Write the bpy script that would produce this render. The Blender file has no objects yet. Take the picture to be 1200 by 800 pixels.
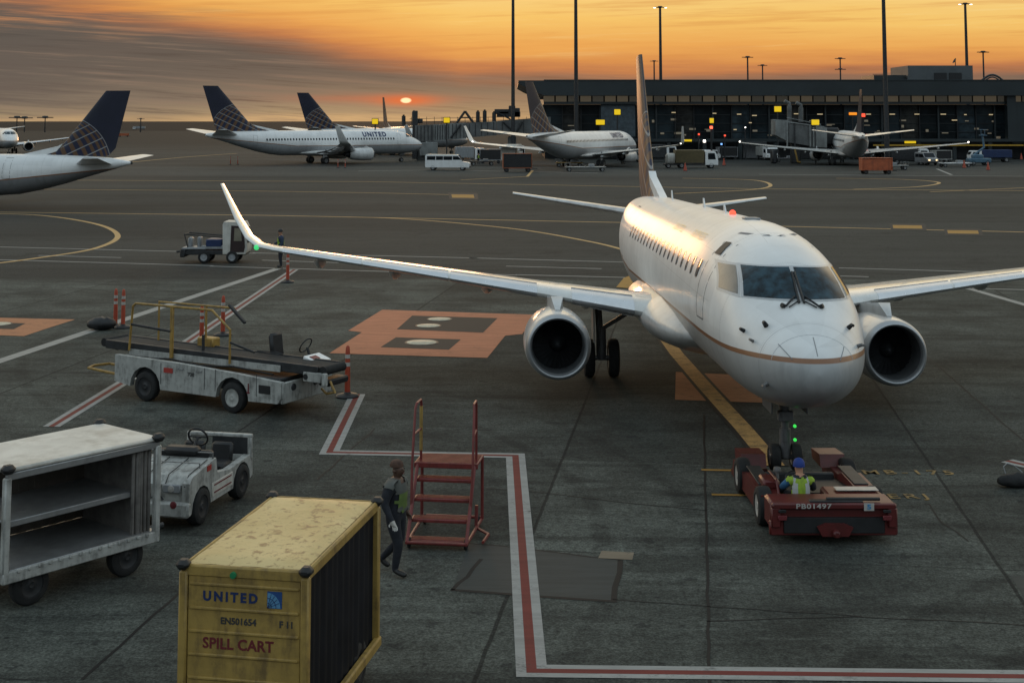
import bpy, bmesh, math, random
from math import sin, cos, pi, tan, atan2, sqrt
from mathutils import Vector, Matrix
from mathutils.bvhtree import BVHTree
random.seed(11)
sc = bpy.context.scene
COL = sc.collection
R = math.radians
V = Vector

# ------------------------------------------------------------------ camera numbers
F, H, PITCH, HZ = 1600.0, 7.1, R(5.0), 140.8
CY = HZ - F * tan(PITCH)

def ray(u, v):
    x = (u - 600) / F; y = (CY - v) / F
    return V((x, cos(PITCH) - y * sin(PITCH), sin(PITCH) + y * cos(PITCH)))

def G(u, v, h=0.0):            # point at height h seen at photo pixel (u, v)
    d = ray(u, v); t = (h - H) / d.z
    return V((d.x * t, d.y * t, h))

def AT(u, v, Y):               # point at distance Y seen at photo pixel (u, v)
    d = ray(u, v); t = Y / d.y
    return V((d.x * t, Y, H + d.z * t))

# ------------------------------------------------------------------ node helpers
def s2l(c):
    f = lambda x: x / 12.92 if x <= .04045 else ((x + .055) / 1.055) ** 2.4
    return tuple(f(x / 255.0) for x in c[:3]) + (1.0,)

class NT:
    def __init__(s, nt): s.t = nt; s.n = nt.nodes; s.l = nt.links
    def add(s, typ, **kw):
        n = s.n.new(typ)
        for k, v in kw.items(): setattr(n, k, v)
        return n
    def put(s, sock, v):
        if v is None: return
        if hasattr(v, 'is_output'): s.l.new(v, sock)
        else: sock.default_value = v
    def m(s, op, a, b=None, c=None, clamp=False):
        n = s.add('ShaderNodeMath', operation=op); n.use_clamp = clamp
        s.put(n.inputs[0], a); s.put(n.inputs[1], b); s.put(n.inputs[2], c)
        return n.outputs[0]
    def vm(s, op, a, b=None):
        n = s.add('ShaderNodeVectorMath', operation=op)
        s.put(n.inputs[0], a); s.put(n.inputs[1], b)
        return n.outputs[0]
    def sep(s, v):
        n = s.add('ShaderNodeSeparateXYZ'); s.put(n.inputs[0], v); return n.outputs
    def comb(s, x, y, z):
        n = s.add('ShaderNodeCombineXYZ'); s.put(n.inputs[0], x); s.put(n.inputs[1], y); s.put(n.inputs[2], z)
        return n.outputs[0]
    def mix(s, f, a, b, typ='MIX'):
        n = s.add('ShaderNodeMix', data_type='RGBA', blend_type=typ); n.clamp_factor = True
        s.put(n.inputs[0], f); s.put(n.inputs[6], a); s.put(n.inputs[7], b)
        return n.outputs[2]
    def noise(s, vec, scale, detail=4, rough=.55, out=0, dist=0):
        n = s.add('ShaderNodeTexNoise'); s.put(n.inputs['Vector'], vec)
        n.inputs['Scale'].default_value = scale; n.inputs['Detail'].default_value = detail
        n.inputs['Roughness'].default_value = rough; n.inputs['Distortion'].default_value = dist
        return n.outputs[out]
    def map(s, vec, loc=(0,0,0), rot=(0,0,0), scale=(1,1,1)):
        n = s.add('ShaderNodeMapping'); s.put(n.inputs[0], vec)
        n.inputs[1].default_value = loc; n.inputs[2].default_value = rot; n.inputs[3].default_value = scale
        return n.outputs[0]
    def step(s, x, a, b):        # smoothstep a..b -> 0..1
        n = s.add('ShaderNodeMapRange', interpolation_type='SMOOTHSTEP')
        s.put(n.inputs[0], x); s.put(n.inputs[1], a); s.put(n.inputs[2], b)
        n.inputs[3].default_value = 0; n.inputs[4].default_value = 1
        return n.outputs[0]
    def ramp(s, x, stops, interp='LINEAR'):
        n = s.add('ShaderNodeValToRGB'); cr = n.color_ramp; cr.interpolation = interp
        s.put(n.inputs[0], x)
        while len(cr.elements) < len(stops): cr.elements.new(.5)
        for e, (p, c) in zip(cr.elements, stops): e.position = p; e.color = c
        return n.outputs[0]
    def obj(s): return s.add('ShaderNodeTexCoord').outputs['Object']

def newmat(name):
    m = bpy.data.materials.new(name); m.use_nodes = True
    nt = NT(m.node_tree); b = m.node_tree.nodes['Principled BSDF']
    return m, nt, b

MATS = {}
def mat(name, col, rough=.5, metal=0.0, var=.12, scale=2.0, bump=0.0, spec=.5, dirt=None, coat=0.0, rvar=.1):
    """painted / metal / rubber surface with mottling, optional grime = (colour, amount, scale)"""
    if name in MATS: return MATS[name]
    m, nt, b = newmat(name)
    c = tuple(col) + (1,) if len(col) == 3 else col
    oc = nt.obj()
    n1 = nt.noise(oc, scale, 6, .6)
    lo = tuple(x * (1 - var) for x in c[:3]) + (1,); hi = tuple(min(1, x * (1 + var)) for x in c[:3]) + (1,)
    f1 = nt.step(n1, .3, .7)
    colr = nt.mix(f1, lo, hi)
    if dirt:
        dc, am, ds = dirt
        n2 = nt.noise(oc, ds, 8, .68)
        n3 = nt.noise(nt.map(oc, scale=(1, 1, .18)), ds * 3.1, 5, .6)
        f2 = nt.m('MULTIPLY', nt.step(nt.m('ADD', nt.m('MULTIPLY', n2, .6), nt.m('MULTIPLY', n3, .4)), .44, .66), am)
        colr = nt.mix(f2, colr, tuple(dc) + (1,))
    nt.put(b.inputs['Base Color'], colr)
    nt.put(b.inputs['Roughness'], nt.m('ADD', rough - rvar * .5, nt.m('MULTIPLY', nt.noise(oc, scale * 3.3, 4), rvar), clamp=True))
    b.inputs['Metallic'].default_value = metal
    b.inputs['Specular IOR Level'].default_value = spec
    b.inputs['Coat Weight'].default_value = coat
    if bump:
        bn = nt.add('ShaderNodeBump'); bn.inputs['Strength'].default_value = bump; bn.inputs['Distance'].default_value = .02
        nt.put(bn.inputs['Height'], nt.noise(oc, scale * 8, 5)); nt.put(b.inputs['Normal'], bn.outputs[0])
    MATS[name] = m
    return m

def emat(name, col, strength):
    if name in MATS: return MATS[name]
    m, nt, b = newmat(name)
    b.inputs['Base Color'].default_value = tuple(c * .5 for c in col[:3]) + (1,)
    b.inputs['Emission Color'].default_value = tuple(col[:3]) + (1,)
    b.inputs['Emission Strength'].default_value = strength
    MATS[name] = m
    return m

GRIME = (.035, .032, .028)
WHITE = mat('white_paint', (.80, .80, .79), .32, var=.04, scale=1.2, dirt=((.5, .48, .44), .25, .9))
WORN = mat('worn_white_paint', (.40, .40, .375), .55, var=.12, scale=3, dirt=(GRIME, .62, 3.6), bump=.12)
CREAM = mat('old_white_panel', (.58, .56, .51), .5, var=.1, scale=2, dirt=((.25, .22, .18), .55, 1.3))
GREYP = mat('grey_paint', (.28, .29, .30), .5, var=.15, scale=2, dirt=(GRIME, .5, 2))
ALU = mat('bare_aluminium', (.30, .30, .30), .45, .6, var=.12, scale=4, dirt=((.2, .2, .19), .5, 3))
STEEL = mat('dull_steel', (.22, .22, .22), .5, .7, var=.2, scale=5)
DARK = mat('dark_metal', (.028, .029, .031), .55, .2, var=.3, scale=4)
BLACK = mat('black_plastic', (.012, .012, .013), .55, var=.3, scale=4)
RUBBER = mat('tyre_rubber', (.014, .014, .014), .85, var=.35, scale=8, bump=.15)
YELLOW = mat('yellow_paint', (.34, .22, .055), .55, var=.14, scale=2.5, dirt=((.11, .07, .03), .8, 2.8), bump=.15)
YRAIL = mat('yellow_rail_paint', (.36, .215, .05), .5, var=.15, scale=4, dirt=(GRIME, .5, 5))
RED = mat('red_paint', (.105, .013, .012), .42, var=.15, scale=2, dirt=((.05, .012, .01), .55, 2.5))
REDRAIL = mat('red_rail_paint', (.17, .026, .023), .45, var=.15, scale=5, dirt=((.06, .015, .01), .5, 4))
ORANGE = mat('orange_plastic', (.40, .058, .025), .5, var=.1, scale=4, dirt=((.15, .04, .02), .4, 6))
REFL = mat('white_reflective_band', (.42, .40, .37), .4, var=.1, scale=5)
BLUE = mat('blue_paint', (.012, .028, .09), .45, var=.15, scale=3)
NAVY = mat('navy_lettering', (.012, .028, .1), .45, var=.05, scale=3)
MAROON = mat('maroon_lettering', (.14, .018, .022), .5, var=.1, scale=3)
INK = mat('dark_lettering', (.04, .04, .04), .5, var=.1, scale=3)
GLASS = mat('dark_window_glass', (.010, .013, .016), .14, var=.1, scale=1, spec=.22, rvar=.05)
OCHRE = mat('orange_cart_paint', (.42, .10, .035), .55, var=.15, scale=1.5, dirt=((.1, .03, .02), .5, 1.2))
VEST = mat('lime_safety_vest', (.28, .42, .03), .7, var=.12, scale=8, dirt=((.1, .12, .03), .4, 9))
VEST_DULL = None
VGREY = mat('silver_vest_band', (.42, .43, .42), .55, var=.12, scale=8)
CLOTH = mat('dark_navy_cloth', (.014, .016, .022), .9, var=.3, scale=9)
SKIN = mat('brown_skin', (.085, .043, .028), .55, var=.1, scale=12)
SKIN2 = mat('tan_skin', (.42, .22, .14), .55, var=.1, scale=12)
BOOT = mat('black_boot_leather', (.012, .011, .01), .5, var=.2, scale=9)

# ------------------------------------------------------------------ mesh builder
def chamfer_box_data():
    pass

class MB:
    def __init__(s): s.v = []; s.f = []; s.mi = []; s.cur = 0
    def add(s, vs, fs, M=None):
        o = len(s.v)
        s.v += [(M @ V(p)) if M is not None else V(p) for p in vs]
        s.f += [tuple(i + o for i in f) for f in fs]; s.mi += [s.cur] * len(fs)
        return s
    def use(s, i): s.cur = i; return s
    def box(s, c, d, bev=0.0, rot=None, M=None, top=None):
        """box centre c, size d, chamfered edges; top=(sx,sy) scales the upper face"""
        x, y, z = d[0] / 2, d[1] / 2, d[2] / 2
        b = min(bev, x * .9, y * .9, z * .9)
        T = Matrix.Translation(V(c))
        if rot is not None: T = T @ rot.to_4x4()
        if M is not None: T = M @ T
        if b <= 0:
            vs = [(sx * x, sy * y, sz * z) for sz in (-1, 1) for sy in (-1, 1) for sx in (-1, 1)]
            if top: vs = [(p[0] * (top[0] if p[2] > 0 else 1), p[1] * (top[1] if p[2] > 0 else 1), p[2]) for p in vs]
            fs = [(0, 2, 3, 1), (4, 5, 7, 6), (0, 1, 5, 4), (2, 6, 7, 3), (0, 4, 6, 2), (1, 3, 7, 5)]
            return s.add(vs, fs, T)
        # chamfered: three vertices per corner
        vs = []; idx = {}
        for sx in (-1, 1):
            for sy in (-1, 1):
                for sz in (-1, 1):
                    for ax in range(3):
                        p = [sx * (x - b), sy * (y - b), sz * (z - b)]
                        p[ax] = (sx * x, sy * y, sz * z)[ax]
                        if top and sz > 0: p[0] *= top[0]; p[1] *= top[1]
                        idx[(sx, sy, sz, ax)] = len(vs); vs.append(tuple(p))
        fs = []
        for sx in (-1, 1): fs.append([idx[(sx, a, c_, 0)] for a, c_ in ((-1, -1), (1, -1), (1, 1), (-1, 1))][::sx])
        for sy in (-1, 1): fs.append([idx[(a, sy, c_, 1)] for a, c_ in ((-1, -1), (1, -1), (1, 1), (-1, 1))][::-sy])
        for sz in (-1, 1): fs.append([idx[(a, c_, sz, 2)] for a, c_ in ((-1, -1), (1, -1), (1, 1), (-1, 1))][::sz])
        for a in (-1, 1):
            for c_ in (-1, 1):
                fs.append([idx[(-1, a, c_, 1)], idx[(1, a, c_, 1)], idx[(1, a, c_, 2)], idx[(-1, a, c_, 2)]][::-a * c_])
                fs.append([idx[(a, -1, c_, 0)], idx[(a, 1, c_, 0)], idx[(a, 1, c_, 2)], idx[(a, -1, c_, 2)]][::a * c_])
                fs.append([idx[(a, c_, -1, 0)], idx[(a, c_, 1, 0)], idx[(a, c_, 1, 1)], idx[(a, c_, -1, 1)]][::-a * c_])
                for d_ in (-1, 1):
                    fs.append([idx[(a, c_, d_, k)] for k in range(3)][::a * c_ * d_])
        return s.add(vs, [tuple(f) for f in fs], T)
    def tube(s, pts, r, n=8, caps=True, close=False):
        pts = [V(p) for p in pts]; m = len(pts)
        rr = r if isinstance(r, (list, tuple)) else [r] * m
        vs = []; up = None
        for i, p in enumerate(pts):
            if close: t = pts[(i + 1) % m] - pts[i - 1]
            elif i == 0: t = pts[1] - p
            elif i == m - 1: t = p - pts[i - 1]
            else: t = (pts[i + 1] - p).normalized() + (p - pts[i - 1]).normalized()
            t.normalize()
            if up is None:
                up = V((0, 0, 1)) if abs(t.z) < .9 else V((1, 0, 0))
            a = t.cross(up)
            if a.length < 1e-4: a = t.orthogonal()
            a.normalize(); b = a.cross(t).normalized(); up = b
            for k in range(n):
                w = 2 * pi * k / n + pi / n
                vs.append(p + (a * cos(w) + b * sin(w)) * rr[i])
        fs = []
        for i in range(m if close else m - 1):
            j = (i + 1) % m
            for k in range(n):
                q = (k + 1) % n
                fs.append((i * n + k, i * n + q, j * n + q, j * n + k))
        if caps and not close:
            fs.append(tuple(range(n))[::-1]); fs.append(tuple((m - 1) * n + k for k in range(n)))
        return s.add(vs, fs)
    def cyl(s, a, b, r, n=16, r2=None): return s.tube([a, b], [r, r if r2 is None else r2], n)
    def lathe(s, prof, o=(0, 0, 0), axis='z', n=24, M=None):
        """prof: (radius, along) list; axis of revolution through o"""
        vs = []; fs = []; m = len(prof)
        for (r, h) in prof:
            for k in range(n):
                w = 2 * pi * k / n; c, d = r * cos(w), r * sin(w)
                p = {'z': (c, d, h), 'x': (h, c, d), 'y': (d, h, c)}[axis]
                vs.append(V(p) + V(o))
        for i in range(m - 1):
            for k in range(n):
                q = (k + 1) % n
                fs.append((i * n + k, i * n + q, (i + 1) * n + q, (i + 1) * n + k))
        return s.add(vs, fs, M)
    def prism(s, poly, a, b, plane='xz', M=None):
        """polygon in plane, extruded from a to b along the third axis"""
        n = len(poly)
        def P(p, w):
            return {'xz': (p[0], w, p[1]), 'xy': (p[0], p[1], w), 'yz': (w, p[0], p[1])}[plane]
        vs = [P(p, a) for p in poly] + [P(p, b) for p in poly]
        fs = [tuple(range(n)), tuple(range(2 * n - 1, n - 1, -1))]
        for i in range(n):
            j = (i + 1) % n; fs.append((i, i + n, j + n, j))
        return s.add(vs, fs, M)
    def loft(s, rings, closed=True, cap0=True, cap1=True):
        n = len(rings[0]); vs = [p for r in rings for p in r]; fs = []
        for i in range(len(rings) - 1):
            for k in range(n if closed else n - 1):
                q = (k + 1) % n
                fs.append((i * n + k, i * n + q, (i + 1) * n + q, (i + 1) * n + k))
        if cap0: fs.append(tuple(range(n))[::-1])
        if cap1: fs.append(tuple((len(rings) - 1) * n + k for k in range(n)))
        return s.add(vs, fs)
    def quad(s, a, b, c, d): return s.add([a, b, c, d], [(0, 1, 2, 3)])
    def data(s, name, mats, smooth=True, ang=38, fix=True):
        me = bpy.data.meshes.new(name)
        me.from_pydata([tuple(p) for p in s.v], [], s.f)
        for m in (mats if isinstance(mats, (list, tuple)) else [mats]): me.materials.append(m)
        if max(s.mi, default=0) > 0: me.polygons.foreach_set('material_index', s.mi)
        if fix:
            bm = bmesh.new(); bm.from_mesh(me)
            bmesh.ops.recalc_face_normals(bm, faces=bm.faces); bm.to_mesh(me); bm.free()
        if smooth:
            me.polygons.foreach_set('use_smooth', [True] * len(me.polygons)); me.set_sharp_from_angle(angle=R(ang))
        me.update()
        return me
    def obj(s, name, mats, parent=None, smooth=True, ang=38, fix=True):
        return link(name, s.data(name, mats, smooth, ang, fix), parent)

def link(name, me, parent=None):
    o = bpy.data.objects.new(name, me); COL.objects.link(o)
    if parent is not None: o.parent = parent
    return o

def tag(o, label=None, cat=None, group=None, kind=None):
    if label: o['label'] = label
    if cat: o['category'] = cat
    if group: o['group'] = group
    if kind: o['kind'] = kind
    return o

def thing(name, label, cat, loc=(0, 0, 0), rz=0.0, group=None):
    o = bpy.data.objects.new(name, None); COL.objects.link(o)
    o.location = loc; o.rotation_euler = (0, 0, rz); o.empty_display_size = .3
    return tag(o, label, cat, group)

def dup(root, loc, rz=None, label=None, group=None, scale=None):
    def cp(o, par):
        c = o.copy(); COL.objects.link(c)
        if par is not None: c.parent = par
        for ch in o.children: cp(ch, c)
        return c
    r = cp(root, None); r.location = loc
    if rz is not None: r.rotation_euler = (0, 0, rz)
    if label: r['label'] = label
    if group: r['group'] = group
    if scale: r.scale = scale
    return r

def text_geo(txt, size, bold=0.0, space=1.0, thick=.002):
    """mesh data (verts, faces) of the words, centred, in the XY plane"""
    cu = bpy.data.curves.new('lettering', 'FONT'); cu.body = txt; cu.size = size
    cu.align_x = 'CENTER'; cu.align_y = 'CENTER'; cu.offset = bold; cu.space_character = space; cu.extrude = thick
    cu.resolution_u = 3
    o = bpy.data.objects.new('lettering', cu); COL.objects.link(o)
    dg = bpy.context.evaluated_depsgraph_get()
    me = bpy.data.meshes.new_from_object(o.evaluated_get(dg))
    vs = [v.co.copy() for v in me.vertices]; fs = [tuple(p.vertices) for p in me.polygons]
    bpy.data.objects.remove(o); bpy.data.curves.remove(cu); bpy.data.meshes.remove(me)
    return vs, fs

def slice_geo(vs, fs, step):
    """cut lettering into narrow bands so that it can wrap round a curved skin"""
    bm = bmesh.new(); bv = [bm.verts.new(v) for v in vs]
    for f in fs:
        try: bm.faces.new([bv[i] for i in f])
        except ValueError: pass
    lo, hi = min(v.y for v in vs), max(v.y for v in vs); y = lo + step
    while y < hi:
        bmesh.ops.bisect_plane(bm, geom=bm.verts[:] + bm.edges[:] + bm.faces[:], plane_co=(0, y, 0), plane_no=(0, 1, 0)); y += step
    bm.verts.index_update(); out = [v.co.copy() for v in bm.verts], [tuple(v.index for v in f.verts) for f in bm.faces]
    bm.free(); return out

def lettering(mb, txt, size, M, bold=0.0, space=1.0, thick=.002):
    vs, fs = text_geo(txt, size, bold, space, thick); mb.add(vs, fs, M); return mb

def frame_matrix(o, right, up):
    r = V(right).normalized(); u = V(up).normalized(); n = r.cross(u)
    M = Matrix((r, u, n)).transposed().to_4x4(); M.translation = V(o); return M

def rrect(w, h, r, n=4):
    out = []
    for cx, cy, a0 in ((w / 2 - r, h / 2 - r, 0), (-w / 2 + r, h / 2 - r, 90), (-w / 2 + r, -h / 2 + r, 180), (w / 2 - r, -h / 2 + r, 270)):
        for k in range(n + 1):
            a = R(a0 + 90 * k / n); out.append((cx + r * cos(a), cy + r * sin(a)))
    return out

# ------------------------------------------------------------------ camera, sun, sky
cam = bpy.data.cameras.new('camera'); co = bpy.data.objects.new('camera', cam); COL.objects.link(co)
co.location = (0, 0, H); co.rotation_euler = (pi / 2 + PITCH, 0, 0)
cam.sensor_width = 36; cam.lens = F / 1200 * 36; cam.shift_y = -(400 - CY) / 1200
cam.clip_start = .5; cam.clip_end = 60000
sc.camera = co
sc.view_settings.view_transform = 'Standard'; sc.view_settings.look = 'None'
sc.view_settings.exposure = 0; sc.view_settings.gamma = 1
sc.render.engine = 'CYCLES'
sc.cycles.use_denoising = True
sc.cycles.max_bounces = 6; sc.cycles.diffuse_bounces = 2; sc.cycles.glossy_bounces = 3; sc.cycles.transparent_max_bounces = 6
sc.cycles.sample_clamp_indirect = 5
sc.cycles.caustics_reflective = False; sc.cycles.caustics_refractive = False

SUN_AZ, SUN_EL = atan2(476 - 600, F), R(1.4)
sd = V((sin(SUN_AZ) * cos(SUN_EL), cos(SUN_AZ) * cos(SUN_EL), sin(SUN_EL)))
sl = bpy.data.lights.new('sun', 'SUN'); sl.energy = .32; sl.angle = R(8); sl.color = (1, .52, .24); sl.specular_factor = .2
so = bpy.data.objects.new('sun', sl); COL.objects.link(so)
so.rotation_euler = sd.to_track_quat('Z', 'Y').to_euler(); so.location = (-40, 200, 60)

w = bpy.data.worlds.new('World'); sc.world = w; w.use_nodes = True
nt = NT(w.node_tree); nt.n.clear()
d = nt.add('ShaderNodeTexCoord').outputs['Generated']
x, y, z = nt.sep(d)
yy = nt.m('MAXIMUM', y, .04)
U = nt.m('MULTIPLY', nt.m('DIVIDE', x, yy), 1600.0)          # bearing from straight ahead
W = nt.m('MULTIPLY', nt.m('DIVIDE', z, yy), 1600.0)          # height above the horizon
sv = nt.comb(nt.m('MULTIPLY', U, .0022), nt.m('MULTIPLY', W, .021), .3)
n1 = nt.noise(sv, 1.0, 7, .55)
n2 = nt.noise(nt.comb(nt.m('MULTIPLY', U, .006), nt.m('MULTIPLY', W, .11), 4.1), 1.0, 6, .6)
n3 = nt.noise(nt.comb(nt.m('MULTIPLY', U, .0011), nt.m('MULTIPLY', nt.m('SUBTRACT', W, nt.m('MULTIPLY', U, .05)), .03), 9.0), 1.0, 5, .5)
# the edge of the low cloud bank falls from upper left to the right
bx = nt.m('SUBTRACT', U, -60.0)
edge = nt.m('ADD', 50.0, nt.m('MULTIPLY', nt.m('MAXIMUM', nt.m('MULTIPLY', bx, -1.0), 0.0), .165))
T = nt.m('SUBTRACT', W, edge)
T = nt.m('ADD', T, nt.m('MULTIPLY', nt.m('SUBTRACT', n1, .5), 40.0))
T = nt.m('ADD', T, nt.m('MULTIPLY', nt.m('SUBTRACT', n2, .5), 18.0))
up = nt.ramp(nt.m('DIVIDE', nt.m('ADD', T, 20.0), 160.0, clamp=True), [
    (0.0, s2l((134, 104, 88))), (.10, s2l((170, 112, 82))), (.20, s2l((204, 128, 78))), (.34, s2l((236, 168, 88))),
    (.55, s2l((248, 198, 108))), (.80, s2l((250, 214, 134))), (1.0, s2l((250, 222, 150)))])
lowc = nt.ramp(nt.m('DIVIDE', nt.m('ADD', W, nt.m('MULTIPLY', nt.m('SUBTRACT', n1, .5), 26.0)), 140.0, clamp=True), [
    (0.0, s2l((206, 172, 124))), (.05, s2l((166, 146, 114))), (.17, s2l((132, 121, 104))), (.36, s2l((100, 96, 89))),
    (.6, s2l((88, 85, 81))), (1.0, s2l((90, 86, 82)))])
n4 = nt.noise(nt.comb(nt.m('MULTIPLY', U, .0045), nt.m('MULTIPLY', nt.m('ADD', W, nt.m('MULTIPLY', U, .06)), .16), 2.2), 1.0, 8, .66)
lowc = nt.mix(nt.m('MULTIPLY', nt.step(n4, .50, .66), .62), lowc, s2l((132, 114, 100)))
lowc = nt.mix(nt.m('MULTIPLY', nt.step(n4, .48, .33), .6), lowc, s2l((70, 68, 66)))
brk = nt.m('MULTIPLY', nt.m('MULTIPLY', nt.step(n1, .50, .66), nt.step(n4, .42, .62)), nt.step(W, 78.0, 118.0))
lowc = nt.mix(nt.m('MULTIPLY', brk, .75), lowc, s2l((190, 132, 90)))
# more amber near the sun's bearing, duller far left
warm = nt.m('MULTIPLY', nt.step(U, -420.0, 100.0), nt.m('SUBTRACT', 1.0, nt.step(W, 10.0, 70.0)))
lowc = nt.mix(nt.m('MULTIPLY', warm, .35), lowc, s2l((176, 140, 96)))
sky = nt.mix(nt.step(T, -16.0, 24.0), lowc, up)
dull = nt.m('MULTIPLY', nt.step(U, -230.0, -560.0), nt.step(n3, .33, .62))
sky = nt.mix(nt.m('MULTIPLY', nt.m('MULTIPLY', dull, nt.step(n4, .66, .44)), .9), sky, s2l((98, 91, 85)))
n5 = nt.noise(nt.comb(nt.m('MULTIPLY', U, .0035), nt.m('MULTIPLY', nt.m('SUBTRACT', W, nt.m('MULTIPLY', U, .03)), .10), 6.6), 1.0, 8, .64)
streak = nt.m('MULTIPLY', nt.step(n5, .50, .68), nt.step(T, 0.0, 20.0))
sky = nt.mix(nt.m('MULTIPLY', streak, .42), sky, s2l((214, 140, 74)))
sky = nt.mix(nt.m('MULTIPLY', nt.m('MULTIPLY', nt.step(n5, .46, .30), nt.step(T, 10.0, 50.0)), .4), sky, s2l((252, 226, 156)))
# glow and veiled disc of the sun
du = nt.m('SUBTRACT', U, -124.0); dw = nt.m('SUBTRACT', W, 22.8)
gl = nt.m('ADD', nt.m('POWER', nt.m('DIVIDE', du, 34.0), 2.0), nt.m('POWER', nt.m('DIVIDE', dw, 6.0), 2.0))
sky = nt.mix(nt.m('MULTIPLY', nt.m('POWER', 2.718, nt.m('MULTIPLY', gl, -1.0)), .85), sky, s2l((238, 112, 56)))
gl2 = nt.m('ADD', nt.m('POWER', nt.m('DIVIDE', nt.m('ADD', du, 40.0), 90.0), 2.0), nt.m('POWER', nt.m('DIVIDE', nt.m('SUBTRACT', dw, 2.0), 5.0), 2.0))
sky = nt.mix(nt.m('MULTIPLY', nt.m('POWER', 2.718, nt.m('MULTIPLY', gl2, -1.0)), .4), sky, s2l((206, 104, 66)))
dsk = nt.m('SQRT', nt.m('ADD', nt.m('POWER', nt.m('DIVIDE', du, 6.2), 2.0), nt.m('POWER', nt.m('DIVIDE', dw, 3.1), 2.0)))
sky = nt.mix(nt.step(dsk, 1.2, .7), sky, (1.5, .95, .52, 1))
# higher up the light fades to a grey-blue dusk; behind the viewer the sky is cool
el = nt.m('DIVIDE', z, 1.0)
front = nt.step(y, -.15, .85)
zen = nt.mix(nt.step(z, .16, .80), (1.6, 1.30, .88, 1), (.42, .53, .60, 1))
back = nt.mix(nt.step(z, .04, .42), (.15, .17, .185, 1), nt.mix(nt.step(z, .4, .95), (.68, .81, .87, 1), (.50, .62, .70, 1)))
far = nt.mix(front, back, zen)
vis = nt.m('MULTIPLY', nt.step(z, .24, .10), nt.step(y, .45, .80))
sky = nt.mix(vis, far, sky)
sky = nt.mix(nt.step(z, -.001, -.02), sky, (.05, .05, .05, 1))
ns = nt.add('ShaderNodeTexSky'); ns.sky_type = 'NISHITA'; ns.sun_disc = False
ns.sun_elevation = SUN_EL; ns.sun_rotation = SUN_AZ
b1 = nt.add('ShaderNodeBackground'); nt.put(b1.inputs[0], sky); b1.inputs[1].default_value = 1.0
b2 = nt.add('ShaderNodeBackground'); nt.put(b2.inputs[0], ns.outputs[0]); b2.inputs[1].default_value = .05
ad = nt.add('ShaderNodeMixShader'); ad.inputs[0].default_value = .04
nt.l.new(b1.outputs[0], ad.inputs[1]); nt.l.new(b2.outputs[0], ad.inputs[2])
wo = nt.add('ShaderNodeOutputWorld'); nt.l.new(ad.outputs[0], wo.inputs[0])
# ------------------------------------------------------------------ ground
JROT = R(7.7)                                   # slab grid turned against the view
m_g, nt, b = newmat('apron_concrete')
oc = nt.obj(); gx, gy, gz = nt.sep(oc)
rp = nt.map(oc, rot=(0, 0, JROT)); rx, ry, rz_ = nt.sep(rp)
big = nt.noise(oc, .045, 6, .6); med = nt.noise(oc, .33, 8, .68); fine = nt.noise(oc, 9, 6, .7)
grit = nt.noise(oc, 26, 3, .7)
sw = nt.noise(nt.map(oc, rot=(0, 0, R(-28)), scale=(.22, 2.2, 1)), .55, 7, .7)       # brushed / dragged streaks
sw2 = nt.noise(nt.map(oc, rot=(0, 0, R(4)), scale=(.05, 1.6, 1)), .5, 6, .7)
near = nt.mix(nt.step(med, .32, .68), (.038, .038, .034, 1), (.096, .096, .085, 1))
near = nt.mix(nt.m('MULTIPLY', nt.step(sw, .50, .66), .75), near, (.032, .032, .029, 1))
near = nt.mix(nt.m('MULTIPLY', nt.step(sw, .46, .30), .5), near, (.125, .124, .110, 1))
# slab to slab tone
SX, SY = 7.6, 6.1
cx = nt.m('FLOOR', nt.m('DIVIDE', nt.m('ADD', rx, 2.9), SX)); cy = nt.m('FLOOR', nt.m('DIVIDE', nt.m('ADD', ry, 1.2), SY))
wn = nt.add('ShaderNodeTexWhiteNoise', noise_dimensions='2D'); nt.put(wn.inputs['Vector'], nt.comb(cx, cy, 0))
slab = nt.m('ADD', .74, nt.m('MULTIPLY', wn.outputs['Value'], .50))
near = nt.mix(1.0, near, nt.comb(slab, slab, slab), 'MULTIPLY')
farc = nt.mix(nt.step(nt.noise(nt.map(oc, scale=(.25, 1, 1)), .09, 7, .65), .3, .7), (.054, .052, .047, 1), (.092, .088, .079, 1))
farc = nt.mix(nt.m('MULTIPLY', nt.step(sw2, .48, .70), .6), farc, (.036, .036, .035, 1))
# the taxi lane is asphalt beyond about 62 m, concrete nearer
tl = nt.step(nt.m('ADD', gy, nt.m('MULTIPLY', nt.m('SUBTRACT', big, .5), 3.0)), 61.0, 63.0)
col = nt.mix(tl, near, farc)
# long dark bands worn by traffic along the lane
for yc, wd, am in ((112, 7, .6), (172, 9, .65), (86, 4, .25), (139, 6, .3), (198, 7, .35)):
    dd = nt.m('ABSOLUTE', nt.m('SUBTRACT', nt.m('ADD', gy, nt.m('MULTIPLY', gx, .035)), float(yc)))
    f = nt.m('MULTIPLY', nt.step(dd, float(wd), float(wd) * .2), nt.m('MULTIPLY', nt.step(sw2, .25, .65), am))
    col = nt.mix(f, col, (.024, .024, .024, 1))
pb = nt.m('MULTIPLY', nt.step(nt.m('ABSOLUTE', nt.m('SUBTRACT', gy, 193.0)), 24.0, 12.0), nt.m('MULTIPLY', nt.step(sw2, .30, .52), .6))
col = nt.mix(pb, col, (.125, .122, .112, 1))
col = nt.mix(nt.m('MULTIPLY', nt.step(gy, 290.0, 430.0), .85), col, (.020, .020, .018, 1))
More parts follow.
